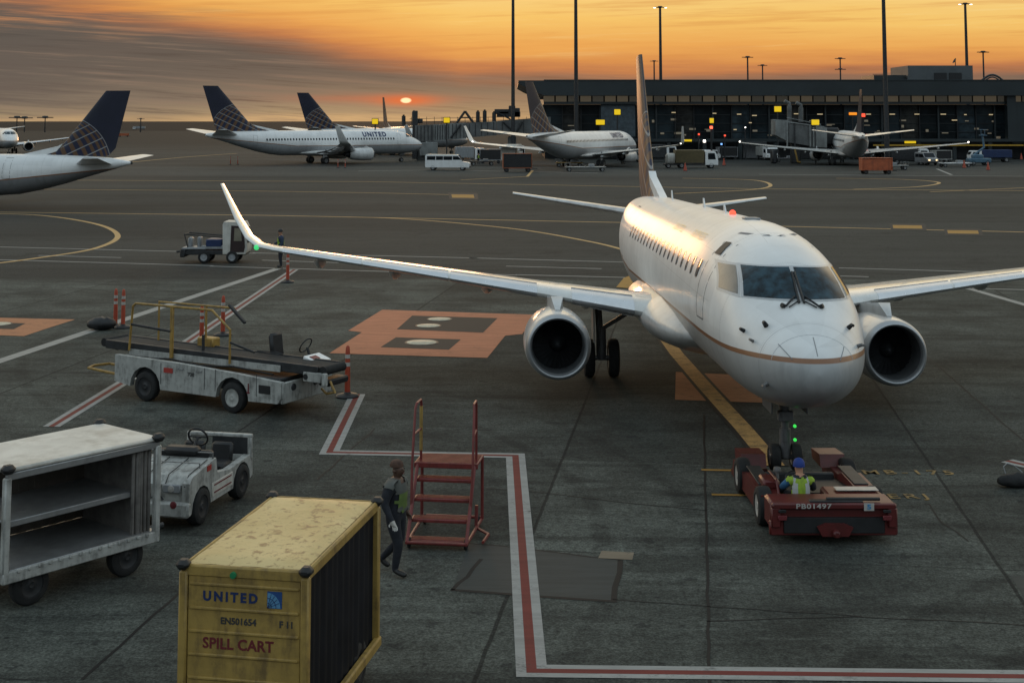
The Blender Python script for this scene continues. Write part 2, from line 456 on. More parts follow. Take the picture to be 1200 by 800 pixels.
# oily blotches
ob = nt.noise(oc, .21, 5, .6); spots = nt.noise(nt.map(oc, loc=(7, 3, 0)), .8, 4, .55)
col = nt.mix(nt.m('MULTIPLY', nt.step(nt.m('ADD', nt.m('MULTIPLY', ob, .55), nt.m('MULTIPLY', spots, .45)), .53, .64), .55), col, (.027, .027, .026, 1))
sp2 = nt.noise(nt.map(oc, loc=(1, 9, 0)), 2.6, 3, .5)
col = nt.mix(nt.m('MULTIPLY', nt.step(sp2, .62, .71), .7), col, (.022, .022, .022, 1))
# tyre marks: paired dark arcs swept across the stand
for ax_, ay_, rr_, am_ in ((-14, 24, 15.6, .6), (-14, 24, 17.3, .55), (21, 6, 19.2, .6), (21, 6, 20.8, .6), (7, 47, 20.5, .5), (7, 47, 22.3, .5), (-30, 40, 22.0, .5), (-30, 40, 23.6, .5), (16, 50, 26.5, .45), (-3, -4, 24.6, .45), (-3, -4, 26.2, .4)):
    dx_ = nt.m('SUBTRACT', gx, float(ax_)); dy_ = nt.m('SUBTRACT', gy, float(ay_))
    dd = nt.m('ABSOLUTE', nt.m('SUBTRACT', nt.m('SQRT', nt.m('ADD', nt.m('MULTIPLY', dx_, dx_), nt.m('MULTIPLY', dy_, dy_))), nt.m('ADD', rr_, nt.m('MULTIPLY', nt.m('SUBTRACT', big, .5), 2.0))))
    col = nt.mix(nt.m('MULTIPLY', nt.step(dd, .24, .06), nt.m('MULTIPLY', nt.step(sw, .36, .60), am_)), col, (.022, .022, .021, 1))
# pale scuffs
pf = nt.noise(nt.map(oc, loc=(3, 5, 0), rot=(0, 0, R(33)), scale=(.5, 1.6, 1)), 1.1, 8, .72)
col = nt.mix(nt.m('MULTIPLY', nt.step(pf, .60, .74), nt.m('MULTIPLY', nt.m('SUBTRACT', 1.0, tl), .5)), col, (.16, .158, .14, 1))
# slab joints
wob = nt.m('MULTIPLY', nt.m('SUBTRACT', nt.noise(oc, 1.3, 4), .5), .05)
def joint(c, off, size, wdt):
    a = nt.m('FRACT', nt.m('DIVIDE', nt.m('ADD', nt.m('ADD', c, wob), off), size))
    a = nt.m('MULTIPLY', nt.m('ABSOLUTE', nt.m('SUBTRACT', a, .5)), size)
    return nt.m('SUBTRACT', a, size / 2 - wdt)
j1 = nt.step(joint(rx, 2.9, SX, .04), 0.0, .02); j2 = nt.step(joint(ry, 1.2, SY, .028), 0.0, .02)
jj = nt.m('MULTIPLY', nt.m('MAXIMUM', j1, nt.m('MULTIPLY', j2, nt.step(med, .38, .56))), nt.m('SUBTRACT', 1.0, tl))
col = nt.mix(nt.m('MULTIPLY', jj, .8), col, (.012, .012, .012, 1))
col = nt.mix(.85, col, nt.mix(nt.step(fine, .30, .70), (.55, .55, .55, 1), (1.42, 1.42, 1.40, 1)), 'MULTIPLY')
col = nt.mix(.9, col, nt.mix(nt.step(grit, .32, .68), (.5, .5, .5, 1), (1.5, 1.5, 1.5, 1)), 'MULTIPLY')
vo = nt.add('ShaderNodeTexVoronoi'); nt.put(vo.inputs['Vector'], oc); vo.inputs['Scale'].default_value = 1.7
col = nt.mix(nt.m('MULTIPLY', nt.step(vo.outputs['Distance'], .085, .04), .75), col, (.015, .015, .014, 1))
vo = nt.add('ShaderNodeTexVoronoi'); nt.put(vo.inputs['Vector'], nt.map(oc, rot=(0, 0, .5), scale=(.5, 1, 1))); vo.inputs['Scale'].default_value = 6.5
col = nt.mix(nt.m('MULTIPLY', nt.step(vo.outputs['Distance'], .11, .05), nt.step(med, .48, .6)), col, (.17, .17, .155, 1))
col = nt.mix(1.0, col, nt.mix(tl, (.88, .96, .96, 1), (.54, .595, .615, 1)), 'MULTIPLY')
nt.put(b.inputs['Base Color'], col)
b.inputs['Roughness'].default_value = .9
b.inputs['Specular IOR Level'].default_value = .16
bn = nt.add('ShaderNodeBump'); bn.inputs['Strength'].default_value = .35; bn.inputs['Distance'].default_value = .01
nt.put(bn.inputs['Height'], nt.m('ADD', fine, grit)); nt.put(b.inputs['Normal'], bn.outputs[0])

mb = MB(); mb.quad((-2500, -60, 0), (2500, -60, 0), (2500, 900, 0), (-2500, 900, 0))
tag(mb.obj('apron_ground', m_g, smooth=False), kind='structure')
m_w, nt, b = newmat('bay_water')
nt.put(b.inputs['Base Color'], (.014, .015, .016, 1)); b.inputs['Roughness'].default_value = .9; b.inputs['Specular IOR Level'].default_value = .06
mb = MB(); mb.quad((-9000, 900, -.3), (9000, 900, -.3), (9000, 7200, -.3), (-9000, 7200, -.3))
tag(mb.obj('bay_water', m_w, smooth=False), kind='structure')

# ---- painted markings: flat sheets a few millimetres above the apron
def paint(name, colr, wear, scale=1.2, dark=(.045, .046, .044)):
    m, nt, b = newmat(name)
    oc = nt.obj()
    a = nt.noise(oc, scale * 1.1, 8, .7); c = nt.noise(oc, scale * 12, 5, .7); e = nt.noise(nt.map(oc, rot=(0, 0, R(20)), scale=(.3, 2, 1)), scale * 2, 6, .7)
    mixv = nt.m('ADD', nt.m('MULTIPLY', a, .45), nt.m('ADD', nt.m('MULTIPLY', c, .3), nt.m('MULTIPLY', e, .25)))
    f = nt.step(mixv, .66 - .32 * wear, .80 - .24 * wear)
    base = nt.mix(nt.step(e, .3, .7), tuple(k * .8 for k in colr) + (1,), tuple(min(1, k * 1.12) for k in colr) + (1,))
    nt.put(b.inputs['Base Color'], nt.mix(1.0, nt.mix(f, base, dark + (1,)), (.72, .72, .72, 1), 'MULTIPLY'))
    b.inputs['Roughness'].default_value = .75; b.inputs['Specular IOR Level'].default_value = .25
    return m
P_WHITE = paint('worn_white_line_paint', (.41, .41, .39), .5, dark=(.07, .074, .072))
P_WHITE2 = paint('faint_white_line_paint', (.42, .41, .38), .35)
P_RED = paint('worn_red_line_paint', (.21, .036, .030), .42)
P_YEL = paint('worn_yellow_line_paint', (.50, .27, .055), .45)
P_YEL2 = paint('faint_yellow_line_paint', (.70, .45, .19), .25)
P_PINK = paint('faded_red_zone_paint', (.62, .235, .125), .46, 1.1, dark=(.16, .08, .055))
P_PINK2 = paint('scuffed_red_zone_paint', (.58, .25, .12), .5, 2.2)
P_BLACK = paint('black_zone_paint', (.026, .027, .027), .3)
P_TAN = paint('faded_tan_patch_paint', (.26, .21, .15), .4)
P_TXT = paint('worn_yellow_stand_lettering', (.46, .30, .11), .68, 2.5)
P_LEAD = paint('lead_in_yellow_paint', (.72, .42, .15), .64, 2.4)

marks = {}
def poly(name, m, pts, z):
    key = (name, m.name)
    mb = marks.setdefault(key, (MB(), m))[0]
    mb.add([(p[0], p[1], z) for p in pts], [tuple(range(len(pts)))])
def px(pts): return [G(*p) for p in pts]
def stripe(name, m, pts, w, z, off=0.0):
    """a line of width w metres through ground points, mitred, shifted sideways by off"""
    pts = [V((p[0], p[1])) for p in pts]; n = len(pts); L = []; Rr = []
    for i in range(n):
        d0 = (pts[i] - pts[i - 1]).normalized() if i else (pts[1] - pts[0]).normalized()
        d1 = (pts[i + 1] - pts[i]).normalized() if i < n - 1 else d0
        n0 = V((-d0.y, d0.x)); n1_ = V((-d1.y, d1.x)); mm = (n0 + n1_).normalized(); k = 1 / max(.3, mm.dot(n0))
        L.append(pts[i] + mm * k * (off + w / 2)); Rr.append(pts[i] + mm * k * (off - w / 2))
    for i in range(n - 1):
        poly(name, m, [Rr[i], Rr[i + 1], L[i + 1], L[i]], z)
def curve(pts, n=10):
    """Catmull-Rom through ground points"""
    P = [pts[0]] + pts + [pts[-1]]; out = []
    for i in range(1, len(P) - 2):
        for k in range(n):
            t = k / n; a, b_, c, d_ = P[i - 1], P[i], P[i + 1], P[i + 2]
            out.append(.5 * ((2 * b_) + (c - a) * t + (2 * a - 5 * b_ + 4 * c - d_) * t * t + (3 * b_ - a - 3 * c + d_) * t ** 3))
    return out + [pts[-1]]
def triple(pts):
    stripe('safety_line_marking', P_WHITE, pts, .135, .008, .135)
    stripe('safety_line_marking', P_WHITE, pts, .135, .008, -.135)
    stripe('safety_line_red_marking', P_RED, pts, .135, .009, 0)

triple(px([(419, 462), (386, 530), (604, 534), (623, 786), (1230, 793)]))
triple(px([(345, 316), (200, 414), (60, 500)]))
triple(px([(1180, 540), (1290, 566)]))
stripe('safety_line_marking', P_WHITE2, px([(328, 314), (-30, 433)]), .42, .008)
stripe('safety_line_marking', P_WHITE2, px([(1128, 336), (1290, 383)]), .34, .008)
for a, b_, w_ in (((296, 296.5), (560, 302.5), .22), ((307, 305), (398, 308), .2), ((246, 312), (460, 318.5), .22), ((-20, 289), (300, 297), .22), ((45, 299.5), (142, 302), .2),
                  ((-20, 304), (250, 311.5), .22), ((550, 302.3), (738, 307.5), .22), ((593, 312), (705, 315), .2), ((604, 322), (740, 325.5), .22), ((460, 318), (606, 322.5), .2),
                  ((983, 314), (1230, 321), .22), ((983, 323.5), (1018, 324.5), .22), ((990, 334), (1250, 341), .2)):
    stripe('roadway_line_marking', P_WHITE2, px([a, b_]), w_, .008)
# taxi lane lines
stripe('taxi_line_marking', P_YEL2, px([(-60, 248), (310, 252.5), (735, 261), (1260, 273.5)]), .36, .008)
stripe('taxi_line_marking', P_YEL2, px([(-60, 210.5), (430, 213), (890, 221.5), (1260, 224)]), .42, .008)
stripe('taxi_line_marking', P_YEL2, px([(-60, 221), (300, 224), (430, 226), (560, 229)]), .34, .008)
stripe('taxi_line_marking', P_YEL2, curve(px([(-60, 250), (40, 252), (110, 262), (138, 276), (112, 291), (40, 303), (-40, 313)])), .34, .010)
stripe('taxi_line_marking', P_YEL2, curve(px([(360, 253.5), (470, 256.5), (600, 268), (690, 283), (735, 294)])), .30, .010)
stripe('taxi_line_marking', P_YEL2, curve(px([(800, 209), (880, 211), (903, 217), (880, 222.5), (790, 227)])), .42, .010)
stripe('taxi_line_marking', P_YEL2, curve(px([(1000, 222), (1075, 219), (1100, 214), (1060, 210.5), (980, 209)])), .42, .010)
stripe('taxi_line_marking', P_YEL2, curve(px([(40, 196), (130, 192), (220, 184), (278, 180)])), .5, .010)
stripe('taxi_line_marking', P_YEL2, px([(540, 211), (618, 207), (624, 200)]), .35, .010)
stripe('taxi_line_marking', P_YEL2, px([(1090, 225), (1230, 219)]), .35, .010)
for (u, v, hw) in ((1063, 266, 17), (1128, 272, 18), (542, 230, 13)):
    poly('holding_mark_border', P_BLACK, px([(u - hw - 4, v - 4), (u + hw + 4, v - 3.6), (u + hw + 6, v + 4), (u - hw - 2, v + 3.6)]), .012)
    poly('holding_mark', P_YEL, px([(u - hw, v - 2), (u + hw, v - 1.6), (u + hw + 1, v + 2.2), (u - hw + 1, v + 1.8)]), .016)
for a, b_ in (((545, 200), (700, 203)), ((-30, 198), (90, 196.5)), ((890, 204.5), (1230, 207)), ((420, 200.5), (540, 199))):
    stripe('stand_line_marking', P_WHITE2, px([a, b_]), .5, .008)
stripe('stand_line_marking', P_WHITE2, px([(1098, 198), (1115, 205)]), .4, .010)
# nose-in lead line and boxes
lead = px([(908, 546), (872, 503), (828, 455), (793, 415), (766, 378), (746, 345), (740, 332)])
stripe('lead_in_border_marking', P_BLACK, lead, .60, .012)
stripe('lead_in_line_marking', P_LEAD, lead, .42, .016)
poly('stop_box_marking', P_PINK2, px([(792, 436), (900, 441), (896, 472), (791, 468.5)]), .008)
stripe('stop_bar_marking', P_YEL, px([(822, 550.5), (900, 552)]), .12, .008)
stripe('stop_bar_marking', P_YEL, px([(834, 579.5), (905, 581)]), .12, .008)
# faded red equipment zones
poly('red_zone_marking', P_PINK, px([(448, 363), (629, 369), (612, 391.5), (592, 393.5), (571, 419.5), (386, 414), (424, 389.5), (408, 387.5)]), .008)
poly('black_panel_marking', P_BLACK, px([(483, 370), (583, 373), (566, 390), (465, 386)]), .012)
poly('black_panel_marking', P_BLACK, px([(464, 395.5), (540, 398), (526, 410), (446, 407)]), .012)
poly('red_zone_marking', P_PINK2, px([(-60, 371), (88, 374.5), (58, 384), (28, 394), (-60, 391)]), .008)
poly('black_panel_marking', P_BLACK, px([(-60, 377), (30, 379), (16, 386), (-60, 384)]), .012)
poly('tan_patch_marking', P_TAN, px([(705, 645.5), (743, 647.5), (741, 656), (701, 654)]), .008)
poly('yellow_ground_mark', P_YEL, px([(731, 326), (743, 321.5), (748, 331), (735, 338), (722, 337)]), .018)
# newer asphalt patches
P_ASPH = paint('patched_asphalt', (.052, .060, .058), .3, 1.2, dark=(.034, .038, .037))
poly('asphalt_patch', P_ASPH, px([(550, 636), (727, 655), (719, 704), (530, 691)]), .004)
poly('asphalt_patch', P_ASPH, px([(1184, 674), (1290, 680), (1290, 712), (1204, 706)]), .004)
# sealed cracks
P_SEAL = paint('crack_sealant', (.010, .010, .010), .05)
def crack(pts, w_=.05, jit=.05):
    pts = px(pts); out = []
    for a, b_ in zip(pts, pts[1:]):
        k = max(2, int((b_ - a).length / .5))
        for i in range(k): out.append(a.lerp(b_, i / k) + V((random.uniform(-jit, jit), random.uniform(-jit, jit), 0)))
    out.append(pts[-1]); stripe('ground_crack', P_SEAL, out, w_, .0045)
crack([(825, 486), (832, 830)], .045, .012)
crack([(440, 502), (372, 562)], .04, .02)
crack([(215, 690), (96, 796)], .05, .015)
crack([(530, 691), (719, 705), (727, 656)], .09, .03)
crack([(550, 636), (727, 656)], .05, .03)
crack([(720, 703), (1010, 722)], .025, .03)
crack([(560, 571), (640, 577), (760, 592), (829, 598)], .03, .04)
crack([(1088, 590), (1105, 612), (1135, 634)], .03, .03)
crack([(1080, 412), (1130, 456), (1215, 530)], .05, .015)
crack([(565, 655), (546, 676), (530, 691)], .07, .03)
crack([(829, 728), (1000, 722), (1210, 733)], .03, .03)
crack([(330, 590), (480, 574)], .025, .02)
for (key, (mb, m)) in marks.items():
    tag(mb.obj(key[0], m, smooth=False, fix=False), kind='structure')
# stand writing
o_ = G(1046, 553); r_ = V((cos(R(-1)), sin(R(-1)), 0)); u_ = V((-r_.y, r_.x, 0))
for t_, pxy, sz in (('E MB-175', (1049, 554), .46), ('ERJ', (1064, 582), .46)):
    mb = MB(); c_ = G(*pxy); c_.z = .012
    lettering(mb, t_, sz, frame_matrix(c_, r_, u_), .006, 1.35, .001)
    tag(mb.obj('stand_lettering', P_TXT, smooth=False), kind='structure')
# hydrant pit lids
def pit(u, v, rad, label):
    t = thing('hydrant_pit_cover', label, 'pit cover', G(u, v), 0, 'fuel pit covers in the red zone')
    mb = MB(); mb.lathe([(0, .032), (rad * .8, .032), (rad * .84, .026), (rad, .022), (rad, .0)], n=28); mb.obj('lid', mat('pale_pit_lid', (.50, .47, .36), .6, var=.2, scale=6, dirt=(GRIME, .5, 4)), t)
    mb = MB(); mb.lathe([(rad * 1.02, .0), (rad * 1.02, .020), (rad * 1.14, .018), (rad * 1.14, 0)], n=28); mb.obj('ring_frame', DARK, t)
pit(515, 374.3, .40, 'round pale pit cover farthest from the camera in the red zone')
pit(502, 382, .40, 'round pale pit cover between the other two in the red zone')
pit(494, 401.5, .48, 'largest round pale pit cover on the near black panel of the red zone')
pit(-2, 380, .42, 'round pale pit cover in the red zone cut by the left edge')
# ------------------------------------------------------------------ airliners
def pchip(xs, ys):
    n = len(xs); h = [xs[i + 1] - xs[i] for i in range(n - 1)]; dl = [(ys[i + 1] - ys[i]) / h[i] for i in range(n - 1)]
    d = [0] * n; d[0] = dl[0]; d[-1] = dl[-1]
    for i in range(1, n - 1):
        if dl[i - 1] * dl[i] > 0:
            w1 = 2 * h[i] + h[i - 1]; w2 = h[i] + 2 * h[i - 1]; d[i] = (w1 + w2) / (w1 / dl[i - 1] + w2 / dl[i])
    def f(x):
        if x <= xs[0]: return ys[0]
        if x >= xs[-1]: return ys[-1]
        i = max(k for k in range(n - 1) if xs[k] <= x); t = (x - xs[i]) / h[i]
        return (2 * t ** 3 - 3 * t * t + 1) * ys[i] + (t ** 3 - 2 * t * t + t) * h[i] * d[i] + (-2 * t ** 3 + 3 * t * t) * ys[i + 1] + (t ** 3 - t * t) * h[i] * d[i + 1]
    return f

# stations: x aft of the nose, half width, crown height, keel height (level, above ground)
REG = dict(L=31.5, st=[(0, .02, 2.30, 2.26), (.06, .26, 2.50, 2.07), (.25, .52, 2.72, 1.88), (.6, .80, 2.98, 1.70), (1.0, 1.02, 3.20, 1.56), (1.4, 1.17, 3.40, 1.48), (1.75, 1.26, 3.64, 1.43),
    (2.2, 1.34, 3.96, 1.39), (2.8, 1.41, 4.21, 1.36), (3.5, 1.46, 4.43, 1.35), (4.6, 1.5, 4.62, 1.35), (6, 1.505, 4.70, 1.35), (20.5, 1.505, 4.70, 1.35), (22.5, 1.46, 4.70, 1.55), (24.5, 1.30, 4.68, 1.98),
    (26.5, 1.04, 4.62, 2.50), (28.5, .72, 4.52, 3.10), (30.2, .42, 4.38, 3.55), (31.2, .22, 4.22, 3.82), (31.5, .12, 4.14, 3.92)],
    wing=[(1.15, 10.5, 6.0, 2.02, .80, 0), (2.1, 11.15, 5.1, 2.14, .60, 0), (4.3, 12.45, 3.75, 2.37, .42, 0), (8.2, 14.3, 2.6, 2.76, .27, 0), (12.2, 16.3, 1.62, 3.12, .17, 2), (12.75, 16.62, 1.48, 3.20, .15, 25), (13.12, 16.95, 1.36, 3.42, .13, 52), (13.55, 17.5, 1.12, 3.95, .11, 62), (14.25, 18.75, .50, 4.95, .05, 62)],
    eng=dict(x=9.55, y=4.12, z=1.38, r=.83, L=3.3), fin=[(23.2, 6.3, 4.55, .50), (25.4, 4.75, 5.2, .46), (29.2, 2.1, 10.05, .20)], finz=4.5,
    stab=[(.3, 26.9, 3.1, 3.92, .34), (5.0, 29.9, 1.25, 4.52, .13)], mg=(14.45, 2.72, .52, .30, .34), ng=(3.05, .26, .20), win=(5.0, 20.6, .79, 3.72, .25, .38),
    stripe=2.56, strw=.085, globe=(25.8, 3.7, 4.1))
NAR = dict(L=38.9, st=[(0, .02, 2.78, 2.74), (.08, .36, 3.06, 2.48), (.35, .68, 3.35, 2.2), (.8, 1.0, 3.65, 1.95), (1.4, 1.27, 3.95, 1.75), (2.1, 1.48, 4.25, 1.6), (2.7, 1.6, 4.55, 1.52), (3.4, 1.7, 4.9, 1.46), (4.4, 1.8, 5.2, 1.4),
    (5.8, 1.87, 5.37, 1.37), (7, 1.88, 5.4, 1.36), (26, 1.88, 5.4, 1.36), (28.5, 1.82, 5.4, 1.65), (31, 1.62, 5.38, 2.25), (33.5, 1.28, 5.34, 2.95), (36, .82, 5.26, 3.75), (38.2, .36, 5.08, 4.35), (38.9, .15, 4.95, 4.6)],
    wing=[(1.5, 12.6, 8.2, 1.85, 1.1, 0), (3.0, 13.6, 6.7, 2.0, .85, 0), (5.8, 15.6, 4.7, 2.3, .55, 0), (11, 18.6, 3.0, 2.85, .33, 0), (16.6, 21.9, 1.75, 3.5, .2, 0), (17.1, 22.3, 1.6, 3.62, .17, 30), (17.45, 22.75, 1.45, 3.95, .15, 65), (17.95, 24.4, .7, 6.2, .07, 78)],
    eng=dict(x=12.1, y=4.85, z=1.55, r=1.04, L=4.2), fin=[(27.5, 9.4, 5.3, .55), (31.2, 6.2, 6.2, .52), (37.0, 2.5, 12.5, .24)], finz=5.2,
    stab=[(.4, 33.6, 4.4, 4.75, .5), (7.1, 38.1, 1.5, 5.65, .18)], mg=(19.6, 2.86, .56, .36, .4), ng=(4.0, .34, .22), win=(6.4, 30.2, .508, 3.98, .26, .36),
    stripe=2.95, strw=.10, globe=(33.2, 4.6, 5.2))

def fuselage_mat(name, sp, k, x0, grey, worn=.25):
    m, nt, b = newmat(name); oc = nt.obj(); ox, oy, oz = nt.sep(oc)
    zz = nt.m('SUBTRACT', oz, nt.m('MULTIPLY', nt.m('SUBTRACT', x0, ox), k))
    # gold cheat line dips a little under the nose, rises toward the tail
    zz = nt.m('SUBTRACT', zz, nt.m('MULTIPLY', nt.m('MAXIMUM', nt.m('SUBTRACT', ox, sp['L'] * .62), 0.0), .10))
    top = nt.step(zz, sp['stripe'] - .006, sp['stripe'] + .006); st = nt.m('MULTIPLY', nt.step(zz, sp['stripe'] - sp['strw'] - .006, sp['stripe'] - sp['strw'] + .006), nt.m('SUBTRACT', 1.0, top))
    mot = nt.noise(oc, 1.1, 7, .62); rain = nt.noise(nt.map(oc, scale=(1.2, 1, .12)), 2.2, 7, .66)
    white = nt.mix(nt.m('MULTIPLY', nt.step(rain, .5, .78), worn), nt.mix(nt.step(mot, .3, .7), (.72, .72, .71, 1), (.80, .80, .79, 1)), (.52, .50, .46, 1))
    low = nt.mix(nt.m('MULTIPLY', nt.step(rain, .45, .75), .5), grey + (1,), tuple(c * .55 for c in grey) + (1,))
    colr = nt.mix(top, low, white); colr = nt.mix(st, colr, (.26, .115, .05, 1))
    # thin skin joints every frame bay
    fr = nt.m('ABSOLUTE', nt.m('SUBTRACT', nt.m('FRACT', nt.m('DIVIDE', ox, 1.58)), .5))
    colr = nt.mix(nt.m('MULTIPLY', nt.step(fr, .009, .003), .30), colr, (.2, .2, .2, 1))
    ang = nt.m('ARCTAN2', nt.m('SUBTRACT', oz, 3.1), oy)
    sf = nt.m('ABSOLUTE', nt.m('SUBTRACT', nt.m('FRACT', nt.m('MULTIPLY', ang, 1.75)), .5))
    colr = nt.mix(nt.m('MULTIPLY', nt.m('MULTIPLY', nt.step(sf, .010, .004), nt.step(ox, 3.2, 3.4)), .26), colr, (.2, .2, .2, 1))
    rv = nt.m('MULTIPLY', nt.step(nt.m('ABSOLUTE', nt.m('SUBTRACT', nt.m('FRACT', nt.m('MULTIPLY', ang, 26.0)), .5)), .16, .08), nt.step(nt.m('ABSOLUTE', nt.m('SUBTRACT', fr, .026)), .008, .003))
    colr = nt.mix(nt.m('MULTIPLY', rv, .35), colr, (.25, .25, .25, 1))
    bt_ = nt.add('ShaderNodeTexWhiteNoise', noise_dimensions='2D'); nt.put(bt_.inputs['Vector'], nt.comb(nt.m('FLOOR', nt.m('DIVIDE', ox, 1.58)), nt.m('FLOOR', nt.m('MULTIPLY', ang, 1.75)), 0))
    pv = nt.m('ADD', .94, nt.m('MULTIPLY', bt_.outputs['Value'], .09)); colr = nt.mix(1.0, colr, nt.comb(pv, pv, pv), 'MULTIPLY')
    nt.put(b.inputs['Base Color'], colr)
    nt.put(b.inputs['Roughness'], nt.m('ADD', .42, nt.m('MULTIPLY', nt.noise(oc, 3, 6), .16))); b.inputs['Coat Weight'].default_value = .42; b.inputs['Coat Roughness'].default_value = .2; b.inputs['Specular IOR Level'].default_value = .5
    bn = nt.add('ShaderNodeBump'); bn.inputs['Strength'].default_value = .08; bn.inputs['Distance'].default_value = .02
    nt.put(bn.inputs['Height'], nt.noise(oc, .9, 3)); nt.put(b.inputs['Normal'], bn.outputs[0])
    return m

def fin_mat(name, g):
    m, nt, b = newmat(name); oc = nt.obj(); ox, oy, oz = nt.sep(oc)
    nx = nt.m('DIVIDE', nt.m('SUBTRACT', ox, g[0]), g[2]); nz = nt.m('DIVIDE', nt.m('SUBTRACT', oz, g[1]), g[2])
    r2 = nt.m('ADD', nt.m('MULTIPLY', nx, nx), nt.m('MULTIPLY', nz, nz))
    ny = nt.m('SQRT', nt.m('MAXIMUM', nt.m('SUBTRACT', 1.0, r2), 0.0))
    ca, sa = cos(R(-24)), sin(R(-24))
    tx = nt.m('SUBTRACT', nt.m('MULTIPLY', nx, ca), nt.m('MULTIPLY', nz, sa)); tz = nt.m('ADD', nt.m('MULTIPLY', nx, sa), nt.m('MULTIPLY', nz, ca))
    lon = nt.m('ARCTAN2', tx, nt.m('MAXIMUM', ny, .001)); lat = nt.m('ARCSINE', tz)
    gold = nt.step(nt.m('ABSOLUTE', nt.m('SUBTRACT', nt.m('FRACT', nt.m('MULTIPLY', lon, 4.6)), .5)), .26, .20)
    ln = nt.step(nt.m('ABSOLUTE', nt.m('SUBTRACT', nt.m('FRACT', nt.m('MULTIPLY', lat, 5.2)), .5)), .43, .47)
    rim = nt.m('MULTIPLY', nt.step(r2, .965, .972), nt.step(r2, 1.0, .99)); ins = nt.step(r2, 1.0, .985)
    blue = nt.mix(nt.step(nt.noise(oc, .7, 4), .3, .7), (.007, .009, .024, 1), (.010, .012, .032, 1))
    colr = nt.mix(gold, nt.mix(1.0, blue, (1.3, 1.4, 1.5, 1), 'MULTIPLY'), (.11, .055, .026, 1)); colr = nt.mix(ln, colr, (.26, .26, .26, 1))
    colr = nt.mix(nt.m('MULTIPLY', ins, 1.0), blue, colr); colr = nt.mix(rim, colr, (.24, .24, .24, 1))
    nt.put(b.inputs['Base Color'], colr); b.inputs['Roughness'].default_value = .5
    return m

FAN = mat('fan_blade_metal', (.055, .058, .062), .42, .7, var=.25, scale=3)
DUCT = mat('engine_duct_liner', (.10, .105, .11), .5, .2, var=.15, scale=4)
LIP = mat('polished_engine_lip', (.42, .43, .44), .40, .7, var=.06, scale=3, rvar=.06)
WINGTOP = mat('wing_grey_white_paint', (.70, .70, .68), .28, var=.06, scale=.8, coat=.5, dirt=((.38, .37, .35), .4, .8))
SLAT = mat('slat_metal', (.70, .71, .73), .26, .55, var=.06, scale=2, rvar=.08)
FAIR = mat('fairing_paint', (.60, .60, .59), .3, coat=.4, var=.08, scale=1, dirt=((.28, .27, .26), .5, .9))
GEAR = mat('landing_gear_grey', (.16, .16, .165), .45, .3, var=.2, scale=6, dirt=(GRIME, .7, 6))
WIPER = BLACK
WSGLASS = mat('cockpit_glass', (.014, .034, .047), .10, var=.85, scale=4.5, spec=.26, rvar=.03)  # bluish mottling in the base colour imitates reflections and shapes behind the glass
SIDEGL = mat('side_cockpit_glass', (.10, .105, .10), .12, var=.3, scale=2, spec=.8, rvar=.04)
NAVG = emat('green_nav_light', (.05, .6, .18), 1.0)
BEACON = emat('red_beacon_light', (1, .06, .03), 2.6)
LAMPW = emat('white_lamp', (1, .93, .82), 5.0)
GLOW_G = emat('green_gear_light', (.05, .8, .10), .9)

FOIL = [(0, 0), (.012, .16), (.05, .33), (.13, .47), (.28, .52), (.48, .45), (.72, .24), (.9, .09), (1, .015), (1, -.015), (.9, -.07), (.72, -.17), (.48, -.30), (.28, -.38), (.13, -.36), (.05, -.25), (.012, -.13)]
def foil_ring(y, xle, ch, z, th, cant, sgn, c0=0.0, c1=1.0, grow=0.0):
    out = []; cc = R(cant); n = (-sin(cc) * sgn, cos(cc))
    for (a, t) in FOIL:
        a = min(max(a, c0), c1); d = t * th * (1 - .0) + (grow if t > 0 else -grow)
        out.append(V((xle + a * ch - (grow if a < .02 else 0), sgn * y + n[0] * d, z + n[1] * d)))
    return out

